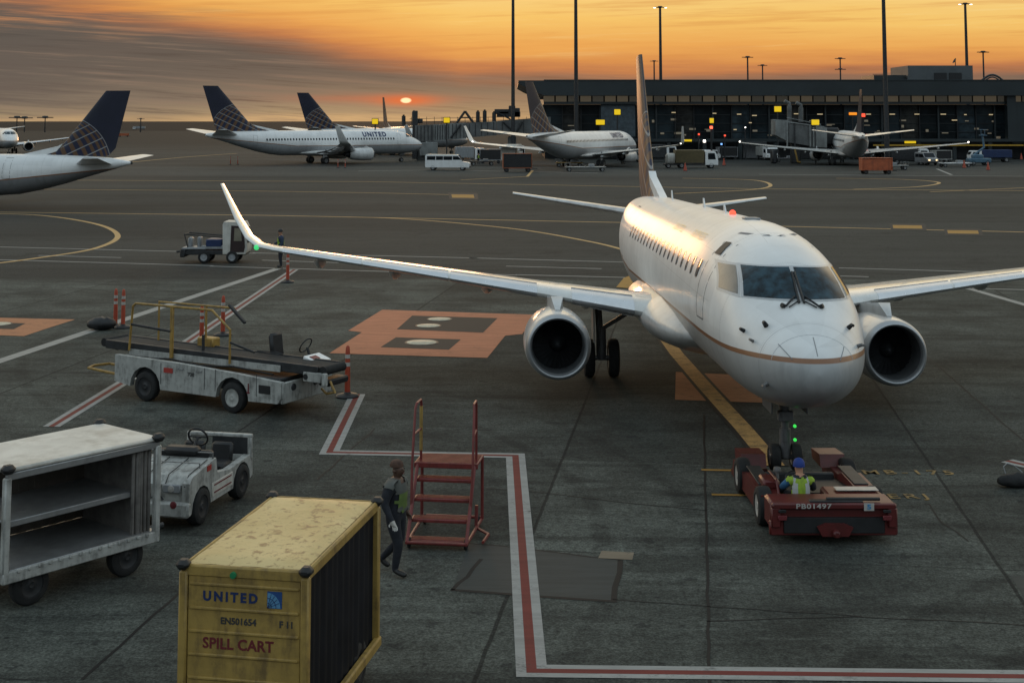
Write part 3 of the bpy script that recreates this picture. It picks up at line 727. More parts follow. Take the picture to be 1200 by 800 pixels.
def make_airliner(sp, name, label, loc, rz, group=None, k=0.0, roll=0.0, grey=(.34, .35, .36), hi=False, extras=None, sides=(1, -1), worn=.25, text=None):
    t = thing(name, label, 'airliner', loc, rz, group)
    x0 = sp['mg'][0]
    def P(p):
        p = V(p); return V((p.x, p.y - (p.z - 3) * roll * .3, p.z + (x0 - p.x) * k + p.y * roll))
    def out(mb, nm, m, par=t, **kw):
        mb.v = [P(p) for p in mb.v]; return mb.obj(nm, m, par, **kw)
    xs = [s[0] for s in sp['st']]; fw, ft, fb = (pchip(xs, [s[i] for s in sp['st']]) for i in (1, 2, 3))
    NR = 64 if hi else 28
    samp = [sp['L'] * 0 + v for v in (0, .03, .08, .15, .25, .4, .6, .85, 1.1, 1.4, 1.7, 2, 2.3, 2.6, 2.9, 3.2, 3.6, 4, 4.6, 5.3, 6, 7, 8.5)]
    if not hi: samp = samp[::2]
    v = 10.0
    while v < sp['L']: samp.append(v); v += 1.0 if hi else 2.0
    samp.append(sp['L'])
    def ring(x):
        hw, tp, bo = fw(x), ft(x), fb(x); zc = bo + .50 * (tp - bo)
        r = []
        for q in range(NR):
            a = 2 * pi * q / NR; c, s_ = cos(a), sin(a)
            r.append(V((x, hw * math.copysign(abs(c) ** .96, c), zc + ((tp - zc) if s_ > 0 else (zc - bo)) * math.copysign(abs(s_) ** .98, s_))))
        return r
    rings = [ring(x) for x in samp]
    mb = MB(); mb.loft(rings, cap0=True, cap1=True)
    bvh = BVHTree.FromPolygons([tuple(p) for p in mb.v], mb.f)
    if not hi: hr = None
    fm = fuselage_mat(name + '_fuselage_paint', sp, k, x0, grey, worn)
    if roll: pass
    fus = out(mb, 'fuselage', fm, ang=60)
    def hit_front(y, z, off):
        h = bvh.ray_cast(V((-5, y, z)), V((1, 0, 0)))
        if h[0] is None: return V((6, y, z))
        n = h[1]; n = n if n.x < 0 else -n
        return h[0] + n * off
    def hit_side(x, z, sg, off):
        h = bvh.ray_cast(V((x, sg * 9, z)), V((0, -sg, 0)))
        if h[0] is None: return V((x, sg * .1, z))
        n = h[1]; n = n if n.y * sg > 0 else -n
        return h[0] + n * off
    def grid(mb, fn, quad, nu, nv):
        a, b_, c, d_ = [V(q) for q in quad]
        vs = [fn(*(a.lerp(b_, i / nu).lerp(d_.lerp(c, i / nu), j / nv))) for j in range(nv + 1) for i in range(nu + 1)]
        fs = [(j * (nu + 1) + i, j * (nu + 1) + i + 1, (j + 1) * (nu + 1) + i + 1, (j + 1) * (nu + 1) + i) for j in range(nv) for i in range(nu)]
        mb.add(vs, fs)
    # cabin windows: constant section, one shape copied along the row
    wx0, wx1, wd, wz, ww, wh = sp['win']
    nwin = int((wx1 - wx0) / wd)
    for sg in sides:
        mw = MB(); pl = rrect(ww, wh, .1, 3)
        ring_ = [hit_side(wx0 + 3 + a, wz + b_, sg, .006) for a, b_ in pl]
        mw.add([hit_side(wx0 + 3, wz, sg, .006)] + ring_, [(0, i + 1, (i + 1) % len(pl) + 1) for i in range(len(pl))])
        me = None
        for i in range(nwin):
            if me is None:
                mw.v = [P(p) for p in mw.v]; me = mw.data('cabin_window', GLASS, fix=False)
            o = link('cabin_window', me, t); dx = i * wd - 3
            o.location = (dx, 0, -dx * k)
    # doors: thin outlines on the skin
    LINE = mat('door_gap_shadow', (.16, .16, .165), .6, var=.1)
    for sg in sides:
        for dx0, dw, z0, z1 in ((3.75 if sp['L'] < 35 else 5.0, .74, sp['win'][3] - .95, sp['win'][3] + .78), (wx1 + .6, .68, sp['win'][3] - .95, sp['win'][3] + .70)):
            md = MB()
            fn = lambda x, z, _=0: hit_side(x, z, sg, .005)
            for q in ([(dx0, z0), (dx0 + dw, z0), (dx0 + dw, z0 + .03), (dx0, z0 + .03)], [(dx0, z1 - .03), (dx0 + dw, z1 - .03), (dx0 + dw, z1), (dx0, z1)],
                      [(dx0, z0), (dx0 + .03, z0), (dx0 + .03, z1), (dx0, z1)], [(dx0 + dw - .03, z0), (dx0 + dw, z0), (dx0 + dw, z1), (dx0 + dw - .03, z1)]):
                grid(md, lambda x, z, _: fn(x, z), [(a, b_, 0) for a, b_ in q], 2, 8)
            out(md, 'cabin_door', LINE, fix=False)
    # cockpit glass
    zb, zt = (3.44, 3.95) if sp['L'] < 35 else (4.22, 4.74)
    yo, ym = (.955, .04) if sp['L'] < 35 else (.98, .04)
    fr_m = mat('window_frame_paint', (.50, .51, .52), .3, var=.05)
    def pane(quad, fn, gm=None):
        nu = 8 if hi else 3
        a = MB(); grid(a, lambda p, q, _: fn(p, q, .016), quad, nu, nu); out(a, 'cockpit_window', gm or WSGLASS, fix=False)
        if hi:
            c = sum((V(q) for q in quad), V()) / 4
            big = [tuple(V(q) + (V(q) - c).normalized() * .055) for q in quad]
            a = MB(); grid(a, lambda p, q, _: fn(p, q, .008), big, nu, nu); out(a, 'cockpit_window_frame', fr_m, fix=False)
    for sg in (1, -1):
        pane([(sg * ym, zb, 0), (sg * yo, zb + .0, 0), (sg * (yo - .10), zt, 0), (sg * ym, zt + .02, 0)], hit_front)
        if sp['L'] < 35: pane([(sg * 1.035, 3.46, 0), (sg * 1.265, 3.50, 0), (sg * 1.15, 3.92, 0), (sg * .93, 3.93, 0)], hit_front, SIDEGL)
        else: pane([(3.0, 4.22, 0), (3.8, 4.26, 0), (3.7, 4.72, 0), (3.2, 4.74, 0)], lambda p, q, off, s=sg: hit_side(p, q, s, off))
    # wing to body fairing
    mb = MB(); rr = []
    wr = sp['wing'][0]; hw = sp['st'][-8][1]; keel = sp['st'][11][3]
    for f, wx, zx in ((0, .55, .25), (.06, .80, .55), (.15, .97, .80), (.3, 1.06, 1), (.6, 1.06, 1), (.82, .93, .85), (1, .5, .3)):
        X = wr[1] - 3.2 + f * (wr[2] + 6.2); zc = wr[3] - .05; A = sp['st'][11][1] * wx * (1.22 if sp['L'] < 35 else 1.06); B = (zc - keel + .22) * zx
        rr.append([V((X, A * cos(2 * pi * q / 28), zc + (B if sin(2 * pi * q / 28) < 0 else B * .95) * sin(2 * pi * q / 28))) for q in range(28)])
    mb.loft(rr); out(mb, 'belly_fairing', FAIR, ang=60)
    for sg in (1, -1):
        sec = sp['wing']
        mb = MB(); mb.loft([foil_ring(y, xl, c, z, th, ct, sg) for (y, xl, c, z, th, ct) in sec]); wg = out(mb, 'wing', WINGTOP, ang=50)
        # slats along the leading edge, in segments
        def at(y):
            for a, b_ in zip(sec, sec[1:]):
                if a[0] <= y <= b_[0]:
                    q = (y - a[0]) / (b_[0] - a[0]); return tuple(a[i] + (b_[i] - a[i]) * q for i in range(6))
            return sec[-1]
        ends = [(2.1, 3.65), (4.55, 6.9), (6.97, 9.4), (9.47, 11.9)] if sp['L'] < 35 else [(2.8, 4.2), (5.6, 8.6), (8.7, 12.4), (12.5, 16.2)]
        for a, b_ in ends:
            ms = MB(); n = 5
            ms.loft([foil_ring(*at(a + (b_ - a) * i / n)[:5], 0, sg, 0, .125, .006) for i in range(n + 1)])
            out(ms, 'slat', SLAT, wg, ang=50)
        # flap track fairings
        for y in ((3.1, 5.9, 8.6, 10.9) if sp['L'] < 35 else (3.4, 7.0, 10.2, 13.0)):
            s_ = at(y); ms = MB(); rr = []
            for q, rad in ((0, .02), (.15, .13), (.4, .19), (.7, .15), (1, .02)):
                X = s_[1] + s_[2] * .5 + q * s_[2] * .62; Z = s_[3] - s_[4] * .25 - .13 - .1 * q
                rr.append([V((X, sg * y + rad * cos(2 * pi * e / 10), Z + rad * 1.25 * sin(2 * pi * e / 10))) for e in range(10)])
            ms.loft(rr); out(ms, 'flap_track_fairing', FAIR, wg)
        # trailing-edge flap seam
        # engine
        e = sp['eng']; ey = sg * e['y']; r = e['r']; L = e['L']; o = (e['x'], ey, e['z']); nn = 48 if hi else 20
        mb = MB(); mb.lathe([(r * .955, .16), (r * .985, .35), (r, .8), (r, 1.3), (r * .96, L * .6), (r * .86, L * .82), (r * .70, L), (r * .66, L), (r * .70, L * .9)], o, 'x', nn)
        ng = out(mb, 'engine_nacelle', FAIR, ang=40)
        mb = MB(); mb.lathe([(r * .957, .165), (r * .925, .06), (r * .885, .012), (r * .85, 0), (r * .82, .02), (r * .79, .08), (r * .775, .16)], o, 'x', nn); out(mb, 'intake_lip', LIP, ng, ang=60)
        mb = MB(); mb.lathe([(r * .775, .16), (r * .755, .4), (r * .76, 1.0)], o, 'x', nn); out(mb, 'intake_duct', DUCT, ng)
        mb = MB(); mb.lathe([(0, .98), (r * .76, .98)], o, 'x', nn); out(mb, 'fan_backing', BLACK, ng)
        mb = MB(); nb = 28 if hi else 12
        for q in range(nb):
            a = 2 * pi * q / nb; rd = V((0, cos(a), sin(a))); tg = V((0, -sin(a), cos(a))); vs = []
            for f, tw, ch in ((.24, .5, .10), (.5, .8, .11), (.75, 1.05, .12)):
                cpt = V(o) + V((.88, 0, 0)) + rd * r * f; dirv = V((cos(tw), 0, 0)) + tg * sin(tw)
                vs += [cpt - dirv * ch, cpt + dirv * ch]
            mb.add(vs, [(0, 1, 3, 2), (2, 3, 5, 4)])
        out(mb, 'fan_blades', FAN, ng, fix=False)
        mb = MB(); mb.lathe([(0, .55), (r * .06, .58), (r * .15, .70), (r * .26, .92)], o, 'x', 24); out(mb, 'spinner', FAN, ng)
        mb = MB(); mb.lathe([(r * .5, L * .86), (r * .46, L), (r * .36, L * 1.18), (r * .2, L * 1.2), (0, L * 1.4)], o, 'x', 24); out(mb, 'exhaust_cone', DARK, ng)
        # strakes and latch bumps give the cowl scale
        mb = MB()
        s_ = at(e['y']); zt_ = e['z'] + r
        rr = []
        for X, zlo, zhi, hwid in ((e['x'] + .55, zt_ - .06, zt_ + .02, .06), (e['x'] + 1.0, zt_ - .1, zt_ + .30, .15), (s_[1] - .05, zt_ - .25, s_[3] - .05, .17), (s_[1] + .8, zt_ - .55, s_[3] + s_[4] * .2, .17), (s_[1] + 2.0, s_[3] - .5, s_[3], .10)):
            rr.append([V((X, ey + a * hwid, zlo if b_ < 0 else zhi)) for a, b_ in ((-1, -1), (1, -1), (1, .5), (.7, 1), (-.7, 1), (-1, .5))])
        mb.loft(rr); out(mb, 'engine_pylon', FAIR, ang=40)
        # tailplane
        mb = MB(); mb.loft([foil_ring(y, xl, c, z, th, 0, sg) for (y, xl, c, z, th) in sp['stab']]); out(mb, 'tailplane', FAIR, ang=50)
        # main gear
        gx, gy, gr, gw, gs = sp['mg']; top_ = P((gx - .1, sg * gy * 1.04, 2.3))
        mb = MB(); mb.cyl((gx, sg * gy, gr), tuple(top_), .10, 14); mb.cyl((gx, sg * gy, gr * .9), (gx, sg * gy, 1.35), .14, 14)
        mb.cyl((gx, sg * gy, 1.3), tuple(P((gx - .05, sg * gy * .55, 2.0))), .06, 8); mb.cyl((gx, sg * (gy - gs - gw * .3), gr), (gx, sg * (gy + gs + gw * .3), gr), .07, 10)
        mb.cyl((gx + .22, sg * gy, gr + .1), (gx + .42, sg * gy, .95), .03, 6); mb.cyl((gx + .42, sg * gy, .95), (gx + .12, sg * gy, 1.3), .03, 6); mb.cyl((gx - .16, sg * (gy + .05), gr), (gx - .16, sg * (gy + .05), 1.9), .018, 6)
        lg = mb.obj('main_gear_leg', GEAR, t)
        mb = MB(); mb.box((gx + .05, sg * (gy + .22), 1.45), (.75, .04, .95), .01); mb.obj('gear_door', FAIR, lg)
        for w_ in (-1, 1):
            wheel(mb := MB(), (gx, sg * gy + w_ * gs, gr), gr, gw); whl = mb.obj('wheel', RUBBER, lg)
            mb = MB(); hub(mb, (gx, sg * gy + w_ * gs, gr), gr * .52, gw); mb.obj('rim', STEEL, whl)
    # fin with its dorsal fillet
    mb = MB(); rr = []
    for (xl, c, z, th) in sp['fin']:
        rr.append([V((xl + a * c, q * th * .8, z)) for a, q in FOIL])
    mb.loft(rr); fin = out(mb, 'tail_fin', fin_mat(name + '_fin_paint', (sp['globe'][0], sp['globe'][1], sp['globe'][2])), ang=50)
    f0, f1, f2 = sp['fin']
    mb = MB(); mb.prism([(f0[0] - 1.5, sp['finz'] + .08), (f0[0] + 1.6, sp['finz'] + .05), (f1[0] + .25, f1[2] + .35), (f1[0] - .15, f1[2] + .15)], -.13, .13); out(mb, 'dorsal_fillet', WHITE, fin)
    mb = MB(); mb.lathe([(.001, sp['L'] + .12), (.09, sp['L'] + .1), (.13, sp['L'] - .05)], (0, 0, sp['st'][-1][2] - .11), 'x', 12); out(mb, 'exhaust_tip', DARK)
    # nose gear
    nx, nr, nw = sp['ng']; lift = max(0, (x0 - nx) * k - 0.0); zt = P((nx, 0, 1.5)).z
    mb = MB(); mb.cyl((nx, 0, nr + lift), (nx - .1, 0, zt + .1), .075, 12); mb.cyl((nx - .01, 0, nr + lift), (nx - .03, 0, nr + lift + .55), .11, 12); mb.cyl((nx - .05, 0, nr + lift + .6), (nx + .75, 0, zt + .1), .045, 8)
    mb.cyl((nx, -.25, nr + lift), (nx, .25, nr + lift), .05, 10); mb.box((nx - .1, 0, nr + lift + .8), (.16, .3, .2), .02); ngl = mb.obj('nose_gear_leg', GEAR, t)
    for w_ in (-1, 1):
        wheel(mb := MB(), (nx, w_ * .21, nr + lift), nr, nw); whl = mb.obj('wheel', RUBBER, ngl)
        mb = MB(); hub(mb, (nx, w_ * .21, nr + lift), nr * .5, nw); mb.obj('rim', STEEL, whl)
        mb = MB(); mb.box((nx - .05, w_ * .34, zt - .16), (.9, .03, .34), .008); mb.obj('nose_gear_door', GEAR, ngl)
    if text:
        txt, tx, tz, size = text
        for sg in sides:
            vs, fs = slice_geo(*text_geo(txt, size, .035 * size, 1.25, 0), .12)
            mb = MB(); mb.add([hit_side(tx + sg * -1 * p.x * (1 if sg > 0 else 1) * 1.0 if sg < 0 else tx - p.x, tz + p.y, sg, .05) for p in vs], fs)
            out(mb, 'airline_title', NAVY, fus, fix=False)
    if extras: extras(t, fus, P, out, hit_front, hit_side, grid)
    return t

def wheel(mb, c, r, w):
    """tyre, axis along y"""
    c = V(c); mb.lathe([(r * .58, -w * .42), (r * .62, -w * .5), (r * .82, -w * .5), (r * .95, -w * .40), (r, -w * .2), (r, w * .2), (r * .95, w * .40), (r * .82, w * .5), (r * .62, w * .5), (r * .58, w * .42)], c, 'y', 28)
def hub(mb, c, r, w):
    mb.lathe([(0, -w * .40), (r * .3, -w * .44), (r * .45, -w * .36), (r * .85, -w * .36), (r * 1.16, -w * .44), (r * 1.16, w * .44), (r * .85, w * .36), (r * .45, w * .36), (r * .3, w * .44), (0, w * .40)], V(c), 'y', 20)

# ---- the regional jet on the stand, nose to the camera
def hero_extras(t, fus, P, out, hit_front, hit_side, grid):
    # wipers
    for sg in (1, -1):
        mb = MB()
        pts = [hit_front(sg * (.045 * (1 - q) + .022 * q), 3.37 + q * .50, .035) for q in (0, .25, .5, .75, 1)]
        mb.tube(pts, .024, 6)
        pts = [hit_front(sg * (.05 + .20 * q), 3.40 - .10 * q, .03) for q in (0, .5, 1)]; mb.tube(pts, .014, 6)
        mb.tube([hit_front(sg * .33, 3.32, .01), hit_front(sg * .37, 3.305, .06)], .045, 8)
        pts = [hit_front(sg * (.30 - .21 * q), 3.31 + q * .16, .04) for q in (0, .5, 1)]; mb.tube(pts, .02, 6)
        out(mb, 'wiper', WIPER, fus)
    # probes and ports on the nose
    for y, z, r in ((.72, 3.0, .05), (-.80, 2.98, .045), (.96, 2.72, .03), (.78, 2.02, .05), (-.92, 2.68, .04), (1.06, 2.86, .04)):
        p = hit_front(y, z, 0); q = hit_front(y, z, .09); mb = MB(); mb.tube([p, q, q + V((-.10, 0, 0))], [r, r * .8, r * .6], 8); out(mb, 'air_probe', BLACK if z > 2.8 else STEEL, fus)
    # radome seam and lightning strips
    seam = mat('radome_seam', (.58, .59, .60), .5, var=.05)
    for y0, z0, y1, z1 in ((0, 2.60, 0, 2.88), (.42, 2.52, .60, 2.74), (-.42, 2.52, -.56, 2.72)):
        mb = MB(); mb.tube([hit_front(y0 + (y1 - y0) * q, z0 + (z1 - z0) * q, .004) for q in (0, .25, .5, .75, 1)], .008, 5); out(mb, 'lightning_strip', GREYP, fus)
    mb = MB(); mb.tube([hit_front(.74 * cos(a), 2.40 + .52 * sin(a), .001) for a in [pi * i / 24 for i in range(1, 24)]], .005, 4); out(mb, 'radome_seam', seam, fus)
    # aerials, beacon
    for X, h in ((9.6, .20), (13.0, .26), (19.8, .30)):
        z = 4.69; mb = MB(); mb.prism([(X, z), (X + .32, z), (X + .36, z + h), (X + .24, z + h)], -.015, .015); out(mb, 'blade_aerial', WHITE, fus)
    mb = MB(); mb.lathe([(.08, 4.68), (.08, 4.72), (.07, 4.77), (.04, 4.80), (0, 4.81)], (8.7, .0, 0), 'z', 16); out(mb, 'beacon_light', BEACON, fus)
    mb = MB(); mb.box((6.3, 0, 4.715), (.5, .34, .05), .02); out(mb, 'aerial_fairing', GREYP, fus)
    # half open service door window on the camera side
    mb = MB(); grid(mb, lambda x, z, _: hit_side(x, z, 1, .02), [(3.95, 4.06, 0), (4.36, 4.06, 0), (4.36, 4.30, 0), (4.05, 4.30, 0)], 5, 5); out(mb, 'service_door_opening', BLACK, fus, fix=False)
    # navigation light at the wing tip bend
    mb = MB(); mb.lathe([(0, -.09), (.06, -.06), (.08, 0), (.06, .06), (0, .09)], (16.62, 12.72, 3.16), 'x', 12); out(mb, 'navigation_light', NAVG)
    for z in (1.18, .92):
        mb = MB(); mb.lathe([(0, -.035), (.032, -.015), (.032, .015), (0, .035)], (2.86, -.16, z), 'x', 10); mb.obj('gear_indicator_light', GLOW_G, t)
    # cabin titles over the windows; pale gold colour imitates sky reflection on blue letters
    for sg, (txt, tx_) in [(a, b_) for a in (1, -1) for b_ in (('UNITED', 7.2), ('EXPRESS', 10.6))]:
        tx_ = tx_ if sg < 0 else 17.8 - tx_
        vs, fs = slice_geo(*text_geo(txt, .42, .0, 1.2, 0), .08)
        mb = MB(); mb.add([hit_side(tx_ + (p.x if sg < 0 else -p.x), 4.27 + p.y * .5, sg, .012) for p in vs], fs); out(mb, 'airline_title', mat('pale_gold_title', (.86, .74, .48), .3, coat=.3), fus, fix=False)

NOSE = G(0, 0) if False else None
hero = make_airliner(REG, 'regional_jet', 'white twin engine regional jet parked nose to camera above the red pushback tug', (5.37, 24.3, 0), pi / 2 + .0115, None, .026, .020, (.40, .405, .405), True, hero_extras)

def place(u, z_c, hd):          # origin (nose) so that local x = aft; returns loc
    return None
def jet(sp, label, main_uv, aft, name='narrowbody_jet', group='airliners parked beyond the taxi lane', **kw):
    """aft: ground direction nose->tail; main_uv: pixel of the main gear on the ground"""
    a = V((aft[0], aft[1], 0)).normalized(); g = G(*main_uv); n = g - a * sp['mg'][0]
    return make_airliner(sp, name, label, (n.x, n.y, 0), atan2(a.y, a.x), group, **kw)
NAR2 = dict(NAR); NAR2['globe'] = (33.2, 4.6, .01); NAR2['fin'] = NAR['fin'][:2] + [(36.3, 2.7, 11.5, .22)]; NAR2['wing'] = NAR['wing'][:5] + [(17.1, 22.3, 1.5, 3.57, .15, 0), (17.3, 22.6, 1.0, 3.6, .08, 0)]
def tip_lights(t, fus, P, out, *_):
    for s_ in (1, -1):
        mb = MB(); mb.lathe([(0, -.12), (.1, -.06), (.12, 0), (.1, .06), (0, .12)], (23.6, s_ * 17.2, 3.75), 'x', 10); out(mb, 'wing_tip_light', LAMPW)
T737 = ('UNITED', 9.9, 4.66, 1.05)
jet(NAR, 'white and grey winglet airliner in side view, nearer of the two side by side', (372, 191.5), (-.84, -.545), sides=(1, -1), text=T737)
jet(NAR, 'airliner mostly hidden behind the side view airliner, only its dark fin and roof showing', (452, 181.5), (-.84, -.545), sides=(1,))
jet(NAR, 'airliner in front of the terminal corner, seen from behind with its nose to the right', (684, 195.5), (-.46, -.89), text=T737, extras=tip_lights)
jet(NAR2, 'airliner seen straight from behind at the grey jet bridge in front of the terminal', (997, 194), (-.15, -.99), extras=tip_lights)
jet(NAR, 'distant airliner with a thin dark fin edge on, under the low sun', (462, 174), (-.06, -1), sides=())
jet(NAR, 'distant white airliner cut by the left edge, above the dark tail with the globe', (0, 180), (-.45, .9), sides=(), name='narrowbody_jet')
import copy
REG2 = copy.deepcopy(REG); dz = -.34      # the same type standing lower on its legs
REG2['st'] = [(a, b_, c - min(.34, .34), d - .34) for a, b_, c, d in REG['st']]
REG2['wing'] = [(a, b_, c, d - .34, e, f) for a, b_, c, d, e, f in REG['wing']]; REG2['fin'] = [(a, b_, c - .34, d) for a, b_, c, d in REG['fin']]; REG2['fin'][2] = (29.2, 2.1, 9.45, .20)
REG2['stab'] = [(a, b_, c, d - .34, e) for a, b_, c, d, e in REG['stab']]; REG2['win'] = (5.0, 20.6, .79, 3.38, .25, .38); REG2['globe'] = (25.8, 3.4, 4.0); REG2['stripe'] = 2.2; REG2['finz'] = 4.16
jet(REG2, 'tail half of a white regional jet with dark globe fin at the left edge', (-77, 243), (.985, -.17), name='regional_jet', group=None, grey=(.22, .225, .23))
# ------------------------------------------------------------------ apron vehicles, near
def wheels(t, spots, r, w, rimm=STEEL):
    for (x, y) in spots:
        wheel(mb := MB(), (x, y, r), r, w); wh = mb.obj('wheel', RUBBER, t)
        mb = MB(); hub(mb, (x, y, r), r * .5, w); mb.obj('rim', rimm, wh)

def facing(p, q):
    d = V(q) - V(p); return atan2(d.y, d.x)

# ---- red pushback tug, local x forward (toward the jet), origin at its middle on the ground
pN = G(977, 626); TUGX = pN.x
tug = thing('pushback_tug', 'low red pushback tug holding the nose wheels of the white jet', 'aircraft tug', (5.42, 25.75, 0), pi / 2)
mb = MB()     # rear deck with bumper
mb.box((-1.75, 0, .62), (.62, 2.12, .62), .05); mb.box((-2.02, 0, .36), (.12, 2.16, .34), .03)
mb.box((-1.15, -.55, .62), (.72, 1.0, .50), .05); mb.prism([(-1.5, .3), (-.6, .3), (-.6, .55), (-.8, .72), (-1.5, .9)], -1.05, -.35)
mb.obj('rear_body', RED, tug)
mb = MB(); mb.box((-2.10, 0, .88), (.10, 2.10, .14), .03); mb.box((-2.11, .98, .62), (.08, .16, .44), .02); mb.box((-2.11, -.98, .62), (.08, .16, .44), .02); mb.obj('rear_bumper', RED, tug)
mb = MB(); mb.box((-2.085, 0, .44), (.06, 1.7, .36), .01); mb.obj('bumper_recess', BLACK, tug)
mb = MB(); mb.prism([(-.22, .22), (.22, .22), (.30, .42), (.16, .5), (-.16, .5), (-.30, .42)], -2.20, -2.10, 'yz'); mb.box((-2.24, 0, .30), (.16, .12, .16), .03); mb.obj('tow_hitch', RED, tug)
for s_ in (1, -1):
    mb = MB(); mb.prism([(-1.2, .24), (1.75, .18), (1.95, .34), (1.85, .62), (.6, .66), (.3, .80), (-.5, .80), (-1.2, .78)], s_ * .70 - .0, s_ * 1.06); arm = mb.obj('side_arm', RED, tug)
    mb = MB(); mb.prism([(1.2, .62), (1.95, .62), (2.05, .86), (1.3, .94)], s_ * .52, s_ * 1.0); mb.obj('arm_head', RED, arm)
    mb = MB(); mb.box((.1, s_ * .86, .815), (1.3, .26, .03), .01); mb.obj('tread_plate', DARK, arm)
    mb = MB(); mb.box((-2.165, s_ * .88, .63), (.03, .15, .11), .01); mb.obj('tail_lamp', MAROON, tug)
    mb = MB(); mb.box((-2.165, s_ * .88, .78), (.03, .13, .07), .01); mb.obj('reflector', BLACK, tug)
tug.scale = (1, 1, .72)
wheels(tug, [(-.95, .98), (-.95, -.98), (1.1, 1.0), (1.1, -1.0)], .33, .26, REFL)
mb = MB(); mb.box((-.55, -.15, .50), (1.5, 1.1, .12), .02); mb.prism([(-.9, .56), (.9, .40), (.9, .48), (-.9, .74)], -.72, .25); mb.obj('centre_deck', DARK, tug)
mb = MB(); mb.box((-1.12, -.62, .915), (.24, .74, .02), .005); mb.obj('deck_stripe', REFL, tug)
mb = MB(); mb.box((1.15, 0, .22), (.5, 1.3, .10), .02); mb.box((1.55, 0, .24), (.12, 1.3, .14), .02); mb.box((.72, 0, .42), (.14, 1.3, .5), .03); mb.obj('nose_wheel_cradle', DARK, tug)
for o_ in list(tug.children):
    if o_.name.split('.')[0] == 'wheel': o_.scale = (1, 1, 1 / .72)
mb = MB(); mb.box((-1.20, .36, .36), (.44, .50, .12), .04); mb.box((-1.42, .36, .62), (.10, .48, .46), .04); mb.obj('seat', BLACK, tug)
mb = MB(); mb.tube([(-.62, .36, .55), (-.78, .36, 1.02)], .03, 8); ct = [V((-.80, .36, 1.04)) + V((.10 * sin(a), .19 * cos(a), .16 * sin(a))) for a in [2 * pi * i / 16 for i in range(16)]]
mb.tube(ct, .016, 6, close=True); mb.obj('steering_wheel', BLACK, tug)
mb = MB(); mb.box((-.55, .80, .88), (.5, .30, .22), .04); mb.tube([(-1.2, .75, .8), (-1.0, .75, 1.08), (-.3, .75, 1.05)], .022, 8); mb.obj('control_box', RED, tug)
mb = MB(); mb.tube([(-.3, .6, .86), (-.28, .6, 1.05)], .03, 8); mb.lathe([(.0, 1.16), (.06, 1.14), (.075, 1.05), (.07, 1.03)], (-.28, .6, 0), 'z', 14); mb.obj('work_lamp', STEEL, tug)
mb = MB(); lettering(mb, 'PB01497', .155, frame_matrix((-2.153, .35, .885), (0, -1, 0), (0, 0, 1)), .003, 1.1); mb.obj('fleet_number', REFL, tug, smooth=False)
mb = MB(); mb.box((-2.153, -.58, .875), (.012, .17, .17), 0); pl = mb.obj('number_plate', REFL, tug)
mb = MB(); lettering(mb, '5', .15, frame_matrix((-2.162, -.58, .875), (0, -1, 0), (0, 0, 1)), .006); mb.obj('plate_number', mat('sky_blue_paint', (.05, .22, .42), .5), pl, smooth=False)
mb = MB(); mb.box((-2.03, -.05, .965), (.14, .9, .05), .015); mb.tube([(-2.0, .1, 1.0), (-2.0, -.8, 1.0)], .04, 8); mb.obj('tow_strap_roll', BLACK, tug)
mb = MB(); mb.prism([(1.95, .02), (2.5, .02), (2.5, .16), (2.05, .30)], .35, 1.0); mb.obj('loading_ramp', RED, tug)

# ---- belt loader
c1 = G(272, 484); c0 = G(170, 470); hd = (c1 - c0); hd.z = 0; hdn = hd.normalized(); lf = V((-hdn.y, hdn.x, 0)); wb = hd.length / 2
cen = (c0 + c1) / 2 + lf * .98
bl = thing('belt_loader', 'white belt loader with yellow hand rails and black belt behind the baggage tractor', 'belt loader', (cen.x, cen.y, 0), atan2(hdn.y, hdn.x))
def arch(x, r, n=8): return [(x - r * cos(pi * i / n), .34 + (r * 1.0) * sin(pi * i / n)) for i in range(n + 1)]
prof = [(-2.5, .42)] + arch(-wb, .52) + arch(wb, .52) + [(2.85, .36), (2.95, .5), (2.95, .86), (1.6, .95), (-.4, 1.04), (-2.5, 1.08)]
for s_ in (1, -1):
    mb = MB(); mb.prism(prof, s_ * .86, s_ * 1.0); mb.obj('side_panel', WORN, bl)
mb = MB(); mb.box((.2, 0, .72), (5.2, 1.7, .40), .02); mb.obj('chassis', DARK, bl)
mb = MB(); mb.box((2.93, 0, .60), (.08, 1.9, .50), .02); mb.obj('end_panel', WORN, bl)
mb = MB(); mb.box((-2.48, 0, .74), (.06, 1.9, .58), .02); mb.obj('end_panel', WORN, bl)
for y in (-.55, .3):
    mb = MB(); mb.lathe([(0, 3.0), (.075, 3.0), (.09, 2.965)], (0, y, .70), 'x', 14); mb.obj('headlamp', DARK, bl)
wheels(bl, [(wb, -.90), (-wb, -.90), (wb, .90), (-wb, .90)], .37, .24, WORN)
for o_ in [c for c in bl.children if c.name.split('.')[0] == 'wheel'][1::2]:
    for q_ in o_.children: q_.data.materials.clear(); q_.data.materials.append(DARK)
for s_ in (1, -1):
    mb = MB(); mb.box((.2, s_ * .42 - .12, 1.18), (7.0, .07, .22), .012, Matrix.Rotation(R(.8), 3, 'Y')); mb.obj('belt_rail', DARK, bl)
mb = MB(); mb.box((.2, -.12, 1.235), (7.2, .78, .06), .02, Matrix.Rotation(R(.8), 3, 'Y')); mb.cyl((-3.4, -.52, 1.25), (-3.4, .28, 1.25), .11, 14); mb.cyl((3.82, -.52, 1.14), (3.82, .28, 1.14), .11, 14)
for x in (-3.0, -2.0, -1.0, 0, 1, 2, 3): mb.box((x, -.12, 1.10), (.09, .7, .05), .01)
mb.obj('conveyor_belt', RUBBER, bl)
mb = MB(); mb.box((.1, -.60, 1.10), (5.0, .02, .16), .004); mb.obj('belt_side_stripe', WORN, bl)
